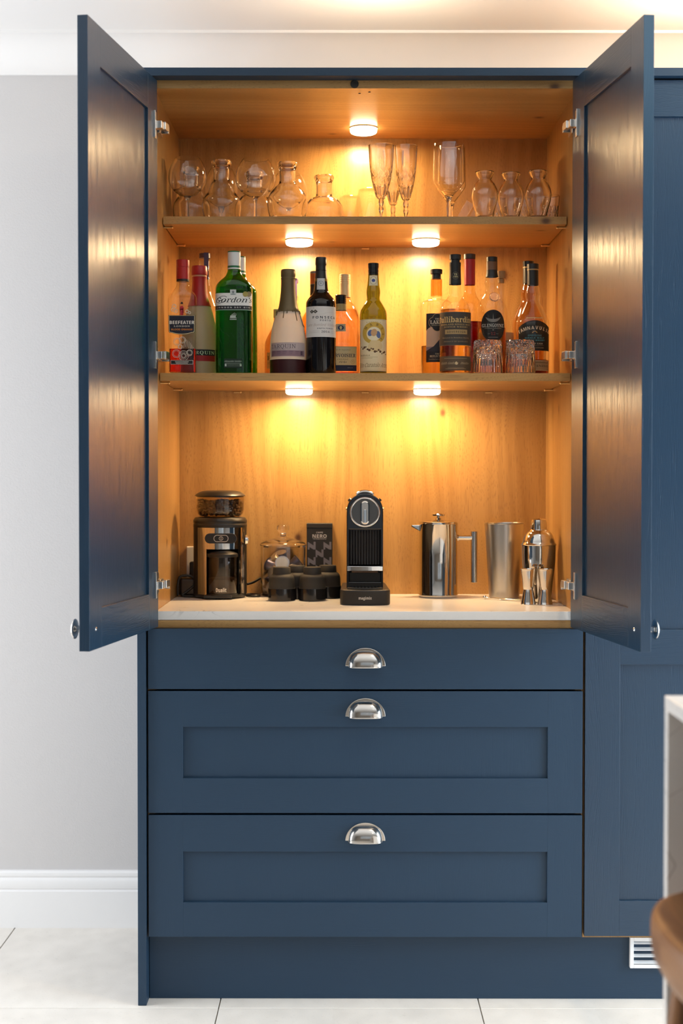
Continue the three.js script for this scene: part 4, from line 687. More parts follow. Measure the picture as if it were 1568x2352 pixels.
{ // cork
  const b = thing('whisky_bottle', 'slim clear bottle with a natural cork stopper, half hidden behind the bulb-necked whisky bottle', 'bottle', [0.3385, S2, -0.281], BG);
  const pr = [[0, 0], [30, 0], [32, 3], [32, 118], ...curve([[32, 120], [30, 138], [21, 165], [15, 190], [12, 215], [11.4, 244]], 22)];
  part('glass', lathe(pr, 44), G.clear, b); part('whisky', lathe(fill(pr, 60), 40), whisky(), b); part('cork', merged([cap(8, 236, 246), cap(10.6, 247, 265)]), corkMat, b);
  label(b, canvasTex(512, 768, (g, w, h) => { g.fillStyle = '#c29a78'; g.fillRect(0, 0, w, h * 0.62); g.fillStyle = '#8a5a44'; g.beginPath(); g.moveTo(0, 360); g.lineTo(w, 280); g.lineTo(w, 480); g.lineTo(0, 480); g.fill(); g.fillStyle = '#2c2226'; g.beginPath(); g.moveTo(300, 250); g.lineTo(430, 220); g.lineTo(360, 262); g.lineTo(330, 300); g.fill(); g.fillStyle = '#191517'; g.fillRect(0, h * 0.60, w, h * 0.4); txt(g, 'TIDE', w / 2 + 40, h * 0.70, 110, { fam: 'serif', fill: '#c9b9a2' }); }), 32.2, 32.2, 48, 112, 1.2);
}
function bulb(at, lab, front, h) {
  const b = thing('whisky_bottle', lab, 'bottle', at, BG), k = h / 274;
  const pr = [[0, 0], [38, 0], [39.8, 3], [40, 118], ...curve([[40, 120], [38.5, 136], [29, 158], [20, 176], [16.6, 186], [18.4, 202], [15, 216], [13, 226], [12.8, 256]], 26)].map(([r, y]) => [r, y * k]);
  part('glass', lathe(pr, 52), front ? G.clear : tinted(0.80, 0.62, 0.40), b);
  part('whisky', lathe(fill(pr, front ? 40 : 100), 44), front ? liquid(0.55, 0.16, 0.02, 0.03) : whisky(), b);
  part('capsule', lathe([[13.6, 222 * k], [13.4, 254 * k], [13.4, 258 * k], [0, 258 * k]], 36), M.blackSatin, b); part('stopper', cap(14, 261 * k, h), front ? M.blackSatin : M.blackGloss, b);
  part('neck_band', lathe([[13.5, 258.2 * k], [13.9, 258.2 * k], [13.9, 260.8 * k], [13.5, 260.8 * k]], 36), plain(0.45, 0.30, 0.12, 0.4), b);
  if (!front) return;
  const s = canvasTex(1024, 1024, (g, w, hh) => {
    g.fillStyle = '#15120f'; g.fillRect(0, 0, w, hh); g.save(); for (let i = 0; i < 10; i++) { const ch = 'TAMNAVULIN'[i], a = (i - 4.5) * 0.115, R = 980; txt(g, ch, w / 2 + R * Math.sin(a), 1150 - R * Math.cos(a) + 90, 158, { fill: '#e2cdb2', rot: a, sx: 0.82 }); } g.restore();
    g.fillStyle = '#b98c52'; g.beginPath(); g.arc(w / 2, 440, 74, Math.PI, 0); g.fill(); g.fillStyle = '#15120f'; g.beginPath(); g.arc(w / 2, 440, 46, Math.PI, 0); g.fill(); txt(g, 'SPEYSIDE', w / 2, 520, 76, { fill: '#4e8f9c', gap: 8 }); txt(g, 'SINGLE MALT', w / 2, 600, 76, { fill: '#4e8f9c', gap: 8 }); txt(g, 'SCOTCH WHISKY', w / 2, 680, 70, { fill: '#4e8f9c', gap: 4 }); txt(g, 'SHERRY CASK', w / 2, 790, 64, { fill: '#c9b298', gap: 6 }); g.fillStyle = '#a48a66'; g.fillRect(240, 850, 540, 6); txt(g, 'DISTILLED IN SCOTLAND', w / 2, 930, 46, { fill: '#a48a66' });
  });
  // arched top to the label
  const seg = 30, pos = [], uv = [], ix = []; for (let i = 0; i <= seg; i++) { const u = i / seg, t = (u - 0.5) * 2 * 1.12, top = 118 + 16 * Math.cos((u - 0.5) * Math.PI); for (const [y, v] of [[61, 0], [top, 0]]) { const rr = 40.5 - Math.max(0, y - 118) * 0.075; pos.push(Math.sin(t) * rr * mm, y * mm, Math.cos(t) * rr * mm); uv.push(u, (y - 61) / 74); } }
  for (let i = 0; i < seg; i++) { const p = i * 2; ix.push(p, p + 2, p + 1, p + 2, p + 3, p + 1); } const lg = new THREE.BufferGeometry(); lg.setAttribute('position', new THREE.Float32BufferAttribute(pos, 3)); lg.setAttribute('uv', new THREE.Float32BufferAttribute(uv, 2)); lg.setIndex(ix); lg.computeVertexNormals();
  part('label', lg, print(s), b);
  part('gold_line', wrap(38.2, 37.6, 139, 141, 0.55), plain(0.62, 0.44, 0.20, 0.4), b);
  label(b, canvasTex(512, 256, (g, w, hh) => { g.fillStyle = '#a98c66'; g.fillRect(0, 0, w, hh); g.strokeStyle = '#d0ba94'; g.lineWidth = 8; g.strokeRect(10, 10, w - 20, hh - 20); g.fillStyle = '#5a4630'; g.fillRect(30, 60, 450, 10); txt(g, 'TAMNAVULIN DISTILLERY CO', w / 2, 40, 34, { fill: '#4a3a26' }); txt(g, 'CASK FINISH', w / 2, 140, 70, { fam: 'serif', fill: '#5a4630' }); }), 40.2, 40.2, 13, 38, 1.1, 'lower_label');
}
bulb([0.409, S2, -0.217], 'clear whisky bottle with black arched label and capsule, behind the right cut tumbler', true, 274);
bulb([0.412, S2, -0.335], 'whisky bottle with a shiny black stopper, rearmost at the right end of the shelf', false, 297);

// ---------------------------------------------------------------- cut tumblers in front of the bottles
const cutGlass = (prof, seg, cut) => {   // a lathe whose outside is cut: cut(angle, y in mm, radius) gives the depth of the cut in mm
  const g = new THREE.LatheGeometry(prof.map(([r, y]) => new THREE.Vector2(Math.max(r, 0.0001) * mm, y * mm)), seg), p = g.attributes.position;
  for (let i = 0; i < p.count; i++) { const x = p.getX(i), y = p.getY(i), z = p.getZ(i), r = Math.hypot(x, z); if (r < 2e-3) continue; const d = cut(Math.atan2(x, z), y / mm, r / mm) * mm, k = (r - d) / r; p.setXYZ(i, x * k, y, z * k); }
  return soften(g, 0.12);
};
const rise = (r0, y0, r1, y1, n) => Array.from({ length: n + 1 }, (_, i) => [lerp(r0, r1, i / n), lerp(y0, y1, i / n)]);
{
  // upturned: the rim stands on the shelf, the thick cut base is uppermost
  const prof = [[34.5, 0.3], [36.6, 0], ...rise(36.8, 1, 33, 74, 44), [32.2, 77.5], [30.5, 79.6], [24, 80], [0, 80], ];
  const inner = [[0, 64], [26, 63.5], [30.5, 58], [34.4, 1.2]].reverse();
  const outer = cutGlass(prof, 144, (a, y, r) => {
    if (y < 2 || y > 78.5) return 0; const n = 16, u = a * n / (2 * Math.PI);
    if (y > 46) { const d1 = Math.abs(((u + (y - 46) / 13) % 1 + 1) % 1 - 0.5), d2 = Math.abs(((u - (y - 46) / 13) % 1 + 1) % 1 - 0.5); return 2.0 * Math.max(0, 1 - 5 * Math.min(0.5 - d1, 0.5 - d2)); }
    return 1.5 * Math.abs(Math.sin(Math.PI * u)) ** 4 + (y > 40 ? 0 : 0.5 * Math.abs(Math.cos(Math.PI * u)) ** 8);
  });
  const inn = soften(new THREE.LatheGeometry([...inner].reverse().map(([r, y]) => new THREE.Vector2(Math.max(r, 0.0001) * mm, y * mm)), 72), 0.7);
  const g = merged([outer, inn]);
  const t = thing('cut_tumbler', 'cut crystal tumbler standing upside down at the shelf edge, left of the pair', 'glass', [0.290, S2, -0.1175], 'upturned crystal tumblers');
  part('bowl', g, M.crystal, t);
  copyOf(t, 'cut crystal tumbler standing upside down at the shelf edge, right of the pair', [0.3675, S2, -0.1175], 0.2);
}
// ---------------------------------------------------------------- glassware on the top shelf
const GG = 'glassware on the top shelf';
function carafe(at, lab, h, r) {     // round carafe with a thick everted lip
  const t = thing('glass_carafe', lab, 'carafe', at, 'round glass carafes'), n = h - 62;
  const out = [[0, 0], [r * 0.62, 0], ...curve([[r * 0.66, 1], [r * 0.9, 14], [r, 42], [r * 0.93, 62], [r * 0.7, 79], [25, h - 56], [20.5, h - 50], [19.6, h - 34], [20.4, h - 18], [23.6, h - 11], [25.2, h - 6], [24.8, h - 2.6]], 44), [23.4, h - 0.5], [21.2, h]];
  const inn = [[18.4, h - 1], ...curve([[17, h - 5], [16.2, h - 20], [16, h - 36], [17.4, h - 50], [24, h - 58], [r * 0.66, 77], [r * 0.90, 61], [r - 2.2, 42], [r * 0.88 - 2, 15], [r * 0.6, 5]], 36), [0, 7]];
  part('body', lathe([...out, ...inn], 56), M.glass, t); return t;
}
carafe([-0.430, S1, -0.318], 'round glass carafe in the left corner, seen through the leftmost balloon glass', 151, 46);
carafe([-0.350, S1, -0.262], 'round glass carafe with a thick lip, between the two front balloon glasses', 156, 48);
carafe([-0.273, S1, -0.325], 'round glass carafe seen through the second balloon glass', 140, 47);
carafe([-0.187, S1, -0.225], 'round glass carafe in front, right of the balloon glasses', 144, 49.5);
carafe([-0.100, S1, -0.355], 'round glass carafe standing alone toward the back, left of the crystal goblets', 138, 49);
function balloon(lab, at, h, r, turn) {
  const t = thing('balloon_glass', lab, 'glass', at, 'balloon glasses'), k = h / 148, q = r / 46;
  const bowl = curve([[4, 56], [16, 58], [33, 69], [43.5, 85], [46, 101], [43, 122], [35, 139], [29.5, 147.6]], 36).map(([a, b]) => [a * q, b * k]);
  const inner = [...bowl].reverse().map(([a, b]) => [Math.max(a - 1.0, 0.2), b + (b < 70 * k ? 1.4 : 0)]);
  part('bowl', lathe([[0, 56 * k], ...bowl, ...inner.slice(0, -1), [0, 57.5 * k]], 64), M.glass, t);
  part('stem', lathe([[0, 3], [4, 4], ...curve([[4.4, 6], [3.6, 20], [3.8, 44], [7, 54], [10, 57 * k]], 14), [0, 57 * k]], 24), M.glass, t);
  part('foot', lathe([[0, 0], [33 * q, 0], [34 * q, 0.8], [33.5 * q, 1.6], [16, 2.6], [5, 5.2], [0, 5.6]], 56), M.glass, t);
  return t;
}
balloon('thin balloon wine glass in front at the far left, beside the cupboard wall', [-0.427, S1, -0.198], 149, 46);
balloon('thin balloon wine glass in front, second from the left', [-0.263, S1, -0.198], 146, 48.5);
balloon('thin balloon wine glass at the back, behind the carafe between the two front glasses', [-0.362, S1, -0.405], 165, 43);
balloon('thin balloon wine glass at the back, behind the carafe right of the front glasses', [-0.190, S1, -0.395], 150, 47);
// upturned stemless tumblers and a saucer
function stemless(lab, at, h, r) {
  const t = thing('stemless_glass', lab, 'glass', at, 'upturned stemless glasses'), out = curve([[r, 0], [r * 1.06, 22], [r * 0.98, 48], [r * 0.80, h - 12], [r * 0.72, h - 2]], 20);
  part('bowl', lathe([...out, [r * 0.66, h], [0, h - 0.5], [0, h - 4], [r * 0.62, h - 4.5], ...[...out].reverse().map(([a, b]) => [a - 1.1, Math.min(b, h - 5)])], 48), M.thin, t); return t;
}
stemless('upturned stemless glass low at the back, left of the crystal goblets', [0.018, S1 + 0.006, -0.40], 107, 41);
stemless('upturned stemless glass in the back corner of the pair, nearer the lone carafe', [-0.034, S1, -0.470], 108, 35);
{
  const t = thing('glass_saucer', 'flat glass saucer under the upturned stemless glass', 'saucer', [0.018, S1, -0.40], GG);
  part('dish', lathe([[0, 0], [30, 0], [52, 3.2], [55, 5.4], [54.4, 5.9], [50, 4.6], [30, 1.8], [0, 1.8]], 56), M.glass, t);
}
// three cut crystal goblets
function goblet(lab, at, h, r, turn) {
  const t = thing('crystal_goblet', lab, 'glass', at, 'cut crystal goblets', turn), k = h / 182, q = r / 31;
  const out = [...curve([[5, 50], [12, 56], [17.5, 72], [22.5, 92], [26, 112], [29, 140], [31, 180]], 40)].map(([a, b]) => [a * q, b * k]);
  const cuts = cutGlass(out, 120, (a, y) => { const f = y / h; if (f > 0.72) return 0; const u = a * 10 / (2 * Math.PI), w = Math.abs(Math.sin(Math.PI * u)); if (f < 0.46) return 1.7 * w ** 3; const star = Math.abs(Math.sin(Math.PI * (u + (f - 0.59) * 9))) ** 14 + Math.abs(Math.sin(Math.PI * (u - (f - 0.59) * 9))) ** 14; return 0.9 * Math.min(1, star) * (1 - Math.abs(f - 0.59) / 0.13); });
  const inn = soften(new THREE.LatheGeometry([...out].reverse().map(([a, b]) => new THREE.Vector2(Math.max(a - 2.3, 0.1) * mm, (b + (b < 80 * k ? 3.5 : 0)) * mm)), 60), 0.7);
  part('bowl', merged([cuts, inn]), M.crystal, t);
  part('stem', cutGlass([[0, 3], ...curve([[4, 4], [3.6, 14], [6.5, 26], [5, 34], [6.8, 43], [5, 51 * k]], 20), [0, 51 * k]], 24, (a) => 0.7 * Math.abs(Math.sin(3 * a)) ** 2), M.crystal, t);
  part('foot', lathe([[0, 0], [27 * q, 0], [28.5 * q, 1], [28 * q, 2], [12, 3.4], [4, 5], [0, 5]], 48), M.crystal, t); return t;
}
goblet('cut crystal goblet in front, left one of the two beside the cupboard light', [0.040, S1, -0.200], 182, 31, 0);
goblet('cut crystal goblet standing behind and between the other two', [0.072, S1, -0.300], 190, 25, 0.3);
goblet('cut crystal goblet in front, right one of the two', [0.1005, S1, -0.222], 185, 28, 0.5);
function beerGlass(lab, at, h, r) {
  const t = thing('beer_glass', lab, 'glass', at, 'tall stemmed beer glasses'), k = h / 184, q = r / 38.5;
  const out = [...curve([[4, 52], [8, 57], [20, 70.5], [35.4, 89]], 18), ...curve([[37.4, 92], [38.5, 96], [38.5, 104], [37.7, 135], [36.2, 183.5]], 22)].map(([a, b]) => [a * q, b * k]);
  part('bowl', lathe([...out, ...[...out].reverse().map(([a, b]) => [Math.max(a - 1.6, 0.1), b + (b < 70 * k ? 4 : 0.3)])], 60), M.glass, t);
  part('stem', lathe([[0, 3], ...curve([[5, 4], [4.4, 16], [5.4, 34], [4.6, 44], [7, 53], [11, 60 * k]], 16), [0, 63 * k]], 28), M.glass, t);
  part('foot', lathe([[0, 0], [32 * q, 0], [33.5 * q, 1], [33 * q, 2], [14, 3.4], [5, 5], [0, 5]], 52), M.glass, t); return t;
}
beerGlass('tall stemmed beer glass in front, right of the crystal goblets', [0.2035, S1, -0.205], 184, 38.5);
beerGlass('tall stemmed beer glass standing behind the front one', [0.217, S1, -0.325], 204, 37);
// two leaning glass strips
{
  const t = thing('glass_strip', 'thin glass strip leaning over beside the beer glasses', 'glass strip', [0.232, S1, -0.258], 'leaning glass strips');
  const g = bx(-0.010, 0.010, 0, 0.056, -0.0016, 0.0016, 0.0006); g.rotateZ(-0.52); g.translate(0, 0.0052, 0); part('strip', g, M.glass, t);
  copyOf(t, 'thin glass strip leaning behind the leftmost small vase', [0.262, S1, -0.258]);
}
// three little vases
{
  const h = 116, t = thing('bud_vase', 'small clear bud vase with a flared lip, left of the three', 'vase', [0.2895, S1, -0.196], 'three small bud vases');
  const out = [[0, 0], [19, 0], ...curve([[20.5, 1.5], [25, 24], [31.5, 50], [31, 70], [24, 86], [16.6, 95], [17, 100], [21.5, 109], [23.2, 113]], 36), [22.5, 115.4], [20.5, 116]];
  const inn = [[18.5, 114.5], ...curve([[17, 109], [13.4, 101], [13.6, 94], [21, 84.5], [28.4, 69], [29, 50], [22.5, 25], [17, 9]], 30), [0, 8]];
  part('body', lathe([...out, ...inn], 56), M.glass, t);
  copyOf(t, 'small clear bud vase with a flared lip, middle one of the three', [0.3525, S1 , -0.197], 0.4).scale.y = 0.975;
  copyOf(t, 'small clear bud vase with a flared lip, nearest the right-hand cupboard wall', [0.418, S1, -0.196], 0.8).scale.y = 1.018;
}
// small cut shot glasses
{
  const t = thing('shot_glass', 'small cut shot glass behind the gap between the left and middle bud vases', 'glass', [0.331, S1, -0.285], 'small cut shot glasses');
  const o = cutGlass([[0, 0], [16, 0], [17.4, 1.5], ...rise(17.6, 3, 21.6, 70, 26), [20.6, 71]], 96, (a, y) => (y > 44 || y < 2 ? 0 : 1.5 * Math.max(Math.abs(Math.sin(a * 7 + y * 0.16)) ** 6, Math.abs(Math.sin(a * 7 - y * 0.16)) ** 6)));
  const i = soften(new THREE.LatheGeometry([[20.2, 71], [16.6, 14], [0, 12]].map(([r, y]) => new THREE.Vector2(Math.max(r, 0.1) * mm, y * mm)), 48), 0.7);
  part('bowl', merged([o, i]), M.crystal, t);
  copyOf(t, 'small cut shot glass behind the gap between the middle and right bud vases', [0.392, S1, -0.285], 0.3);
  copyOf(t, 'small cut shot glass at the far right, against the cupboard wall', [0.458, S1, -0.262], 0.6);
}

// ---------------------------------------------------------------- on the worktop: grinder and its cable
{
  const t = thing('coffee_grinder', 'black and chrome coffee grinder with a hopper of beans, at the left of the worktop', 'coffee grinder', [-0.366, WT, -0.404]);
  part('base', merged([lathe([[0, 3], [66, 3], [67, 5], [67, 12], [0, 12]], 64), bx(-0.036, 0.036, 0.003, 0.011, 0.05, 0.084, 0.003)]), M.blackSatin, t);
  for (const [x, z] of [[-0.035, 0.045], [0.035, 0.045], [-0.045, -0.04], [0.045, -0.04], [0, 0.072]]) part('foot', rod([x, 0, z], [x, 0.004, z], 0.006, 0.006, 16), M.blackMatt, t);
  {   // round body with a bite taken out of the front for the catch container
    const cx = 0.009, cz = 0.0455, rc = 0.0412, R = 0.068, sh = new THREE.Shape(), d0 = Math.hypot(cx, cz), f0 = Math.atan2(cx, cz), dl = Math.acos((R * R + d0 * d0 - rc * rc) / (2 * R * d0));
    for (let i = 0; i <= 70; i++) { const a = f0 + dl + (2 * Math.PI - 2 * dl) * i / 70; i ? sh.lineTo(R * Math.sin(a), -R * Math.cos(a)) : sh.moveTo(R * Math.sin(a), -R * Math.cos(a)); }
    const a0 = Math.atan2(R * Math.sin(f0 - dl) - cx, R * Math.cos(f0 - dl) - cz), a1 = Math.atan2(R * Math.sin(f0 + dl) - cx, R * Math.cos(f0 + dl) - cz); let sweep = a1 - a0; while (sweep > 0) sweep -= 2 * Math.PI;
    for (let i = 1; i < 30; i++) { const a = a0 + sweep * i / 30; sh.lineTo(cx + rc * Math.sin(a), -(cz + rc * Math.cos(a))); }
    const low = new THREE.ExtrudeGeometry(sh, { depth: 0.115, bevelEnabled: false }); low.rotateX(-Math.PI / 2); low.translate(0, 0.011, 0);
    part('body', merged([low, lathe([[0, 126], [68, 126], [68, 181], [68.5, 182], [68.5, 189], [67.8, 190], [67.8, 191], [68.5, 192], [68.5, 198], [64, 204.5], [56, 206], [0, 206]], 72)]), M.blackSatin, t);
    const strip = (y0, y1, a, b) => { const list = [0.0688, 0.0682].map((r) => { const g = new THREE.CylinderGeometry(r, r, y1 - y0, 40, 1, true, a, b - a); g.translate(0, (y0 + y1) / 2, 0); return g; }); return merged(list); };
    part('front_panel', merged([strip(0.126, 0.180, -0.89, 1.16), strip(0.011, 0.126, -0.89, f0 - dl - 0.01), strip(0.011, 0.126, f0 + dl + 0.02, 1.16)]), M.steel, t);
  }
  part('side_knob', merged([rod([0.066, 0.148, 0.012], [0.072, 0.148, 0.012], 0.013, 0.012, 28), rod([0.071, 0.148, 0.012], [0.0735, 0.148, 0.012], 0.008, 0.007, 20)]), M.chrome, t);
  // switch plate
  const pill = (w, h) => roundRect(w, h, h / 2 - 0.0001);
  const sp = extrude(pill(0.080, 0.0255), 0.007, 0.001); sp.translate(0.007, 0.1535, 0.0655); part('switch_plate', sp, M.blackSatin, t);
  const ringS = pill(0.037, 0.0175); ringS.holes.push(pill(0.0345, 0.015)); const rg = extrude(ringS, 0.001, 0, 20); rg.translate(0.008, 0.1535, 0.0722);
  const pr = new THREE.TorusGeometry(0.0048, 0.0006, 6, 28); pr.translate(0.008, 0.1535, 0.0726); part('switch', merged([rg, pr, bx(0.0074, 0.0086, 0.1505, 0.1565, 0.0722, 0.0732)]), plain(0.62, 0.60, 0.57, 0.4), t);
  // catch container for the grounds
  const c = sub('grounds_container', t); c.position.set(0.009, 0, 0.0455);
  part('glass', lathe([[0, 12], [37, 12], [38.6, 14], [38.6, 107], [37.6, 107], [37.6, 15], [0, 13.4]], 56), P({ color: lin(0.78, 0.71, 0.64), roughness: 0.02, transmission: 1, thickness: 0, ior: 1.5 }), c);
  part('lid', lathe([[0, 106], [39.4, 106], [39.6, 107], [39.6, 113.5], [37, 116], [24, 122.5], [22, 123], [0, 123]], 56), M.blackSatin, c);
  part('rim', lathe([[39.2, 9.5], [39.4, 14], [38.9, 14], [38.9, 9.5]], 48), M.blackSatin, c);
  const fs = canvasTex(512, 160, (g, w, h) => { g.fillStyle = '#3a2b22'; g.fillRect(0, 0, w, h); txt(g, 'Dualit', w / 2, h / 2, 130, { fill: '#e0d8cc', sx: 0.95 }); });
  // raised lettering instead of a sheet
  c.userData.label = 'glass container for ground coffee with white lettering';
  const gc = thing('ground_coffee', 'dark ground coffee inside the grinder container', 'coffee', [-0.357, WT, -0.3585]); gc.userData.kind = 'stuff';
  part('grounds', lathe([[0, 14.6], [36.6, 15.5], [37, 22], [36.8, 50], [30, 54], [0, 57]], 40), plain(0.028, 0.014, 0.008, 0.95), gc);
  // hopper
  const hp = sub('hopper', t);
  part('bowl', lathe([[44, 206.2], [48, 206.2], ...curve([[50, 207], [58, 214], [61.5, 226], [62.4, 258]], 14), [61, 258], ...curve([[60, 227], [56.6, 215.4], [49, 208.6]], 12), [44, 207.6]], 64), P({ color: lin(0.88, 0.83, 0.75), roughness: 0.02, transmission: 1, thickness: 0, ior: 1.5 }), hp);
  part('lid', lathe([[0, 256.5], [58, 256.5], [60.5, 257.5], [60.5, 259], [64, 259.6], [64.2, 260.6], ...curve([[62, 263.4], [52, 269.6], [40, 272.6], [30, 273.6]], 10), [0, 274]], 64), M.blackSatin, hp);
}
{ // coffee beans in the hopper: more than anyone could count
  const n = 760, bean = new THREE.SphereGeometry(1, 10, 7); bean.scale(0.0052, 0.0036, 0.0041);
  const im = new THREE.InstancedMesh(bean, P({ color: lin(0.085, 0.042, 0.020), roughness: 0.5 }), n), m = new THREE.Matrix4(), q = new THREE.Quaternion(), e = new THREE.Euler(), v = new THREE.Vector3(), one = new THREE.Vector3(1, 1, 1);
  for (let i = 0; i < n; i++) { const y = 0.2118 + 0.037 * rnd(), lim = y < 0.2145 ? 0.049 : y < 0.222 ? 0.0535 : 0.0568, r = lim * Math.sqrt(i < 560 ? 0.72 + 0.28 * rnd() : rnd()), a = rnd() * 6.283, top = 0.0035 * Math.sin(a * 3); v.set(r * Math.sin(a), Math.min(y, 0.2475 + top), r * Math.cos(a)); e.set(rnd() * 6, rnd() * 6, rnd() * 6); q.setFromEuler(e); m.compose(v, q, one); im.setMatrixAt(i, m); }
  im.name = 'coffee_beans'; im.position.set(-0.366, WT, -0.404); im.userData = { label: 'dark roasted coffee beans filling the clear hopper of the grinder', category: 'coffee beans', kind: 'stuff' }; scene.add(im);
}
// lettering as thin raised letters


const bold = await new FontLoader().loadAsync('fonts/droid/droid_sans_bold.typeface.json');
function letters(s, size, depth, width) { const g = new TextGeometry(s, { font: bold, size, depth, curveSegments: 4 }); g.computeBoundingBox(); const b = g.boundingBox, k = width ? width / (b.max.x - b.min.x) : 1; g.translate(-(b.min.x + b.max.x) / 2, -(b.min.y + b.max.y) / 2, 0); g.scale(k, 1, 1); return g; }
function bendText(g, r) { const p = g.attributes.position; for (let i = 0; i < p.count; i++) { const a = p.getX(i) / r, rr = r + p.getZ(i); p.setXYZ(i, Math.sin(a) * rr, p.getY(i), Math.cos(a) * rr); } g.computeVertexNormals(); return g; }
{
  const g = bendText(letters('Dualit', 0.0098, 0.0003, 0.0265), 0.0387); g.translate(0.009, 0.0245, 0.0455);
  const t = scene.children.find((o) => o.name === 'coffee_grinder'); part('lettering', g, plain(0.80, 0.76, 0.70, 0.5), t);
}
{ // wall socket, plug and the dark transformer with its loops of cable
  const t = thing('wall_socket', 'white wall socket on the oak back panel, half hidden behind the coffee grinder', 'socket', [-0.4205, 0.9855, CD]);
  part('plate', bx(-0.043, 0.043, -0.043, 0.043, 0, 0.009, 0.003), M.pale, t); part('rocker', bx(0.012, 0.026, 0.010, 0.030, 0.008, 0.012, 0.001), M.pale, t);
  const p = thing('power_plug', 'black plug pushed into the white wall socket beside the coffee grinder', 'plug', [-0.440, 0.968, CD + 0.0095]);
  part('body', bx(-0.013, 0.022, -0.022, 0.022, 0, 0.026, 0.005), M.blackSatin, p);
  part('cable', tube([[0, -0.02, 0.018], [-0.012, -0.035, 0.03], [-0.016, -0.053, 0.05], [0.002, -0.0605, 0.075], [0.02, -0.0605, 0.09]], 0.0032, 40, 10), M.blackSatin, p);
  const a = thing('power_adapter', 'dark brown power adapter wound with black cable, in the back left corner of the worktop', 'power adapter', [-0.4500, WT, -0.432]);
  part('case', bx(-0.022, 0.022, 0, 0.050, -0.030, 0.026, 0.009), plain(0.022, 0.013, 0.010, 0.25), a);
  part('cable', tube([[-0.024, 0.004, 0.03], [-0.0245, 0.028, 0.031], [-0.018, 0.053, 0.029], [0.008, 0.054, 0.028], [0.022, 0.038, 0.03], [0.006, 0.020, 0.0315], [-0.012, 0.0055, 0.036], [0.01, 0.0035, 0.040], [0.022, 0.0035, 0.034]], 0.0030, 70, 10), M.blackSatin, a);
  const c = thing('power_cable', 'black cable curling over the worktop between the coffee grinder and the glass jar', 'cable', [0, WT, 0]);
  part('cable', tube([[-0.300, 0.030, -0.455], [-0.285, 0.034, -0.470], [-0.262, 0.047, -0.497], [-0.25, 0.056, -0.508]], 0.0033, 30, 10), M.blackSatin, c);
  part('cable', tube([[-0.300, 0.0036, -0.42], [-0.284, 0.0036, -0.402], [-0.270, 0.0036, -0.403], [-0.268, 0.0036, -0.43], [-0.285, 0.0036, -0.452], [-0.300, 0.0036, -0.455]], 0.0033, 50, 10), M.blackSatin, c);
  const d = thing('machine_cable', 'black power cable running behind the capsule coffee machine to the dark cups', 'cable', [0, WT, 0]);
  part('cable', tube([[-0.030, 0.030, -0.405], [-0.042, 0.014, -0.42], [-0.048, 0.0036, -0.445], [-0.066, 0.012, -0.48], [-0.075, 0.03, -0.508]], 0.0033, 40, 10), M.blackSatin, d);
}
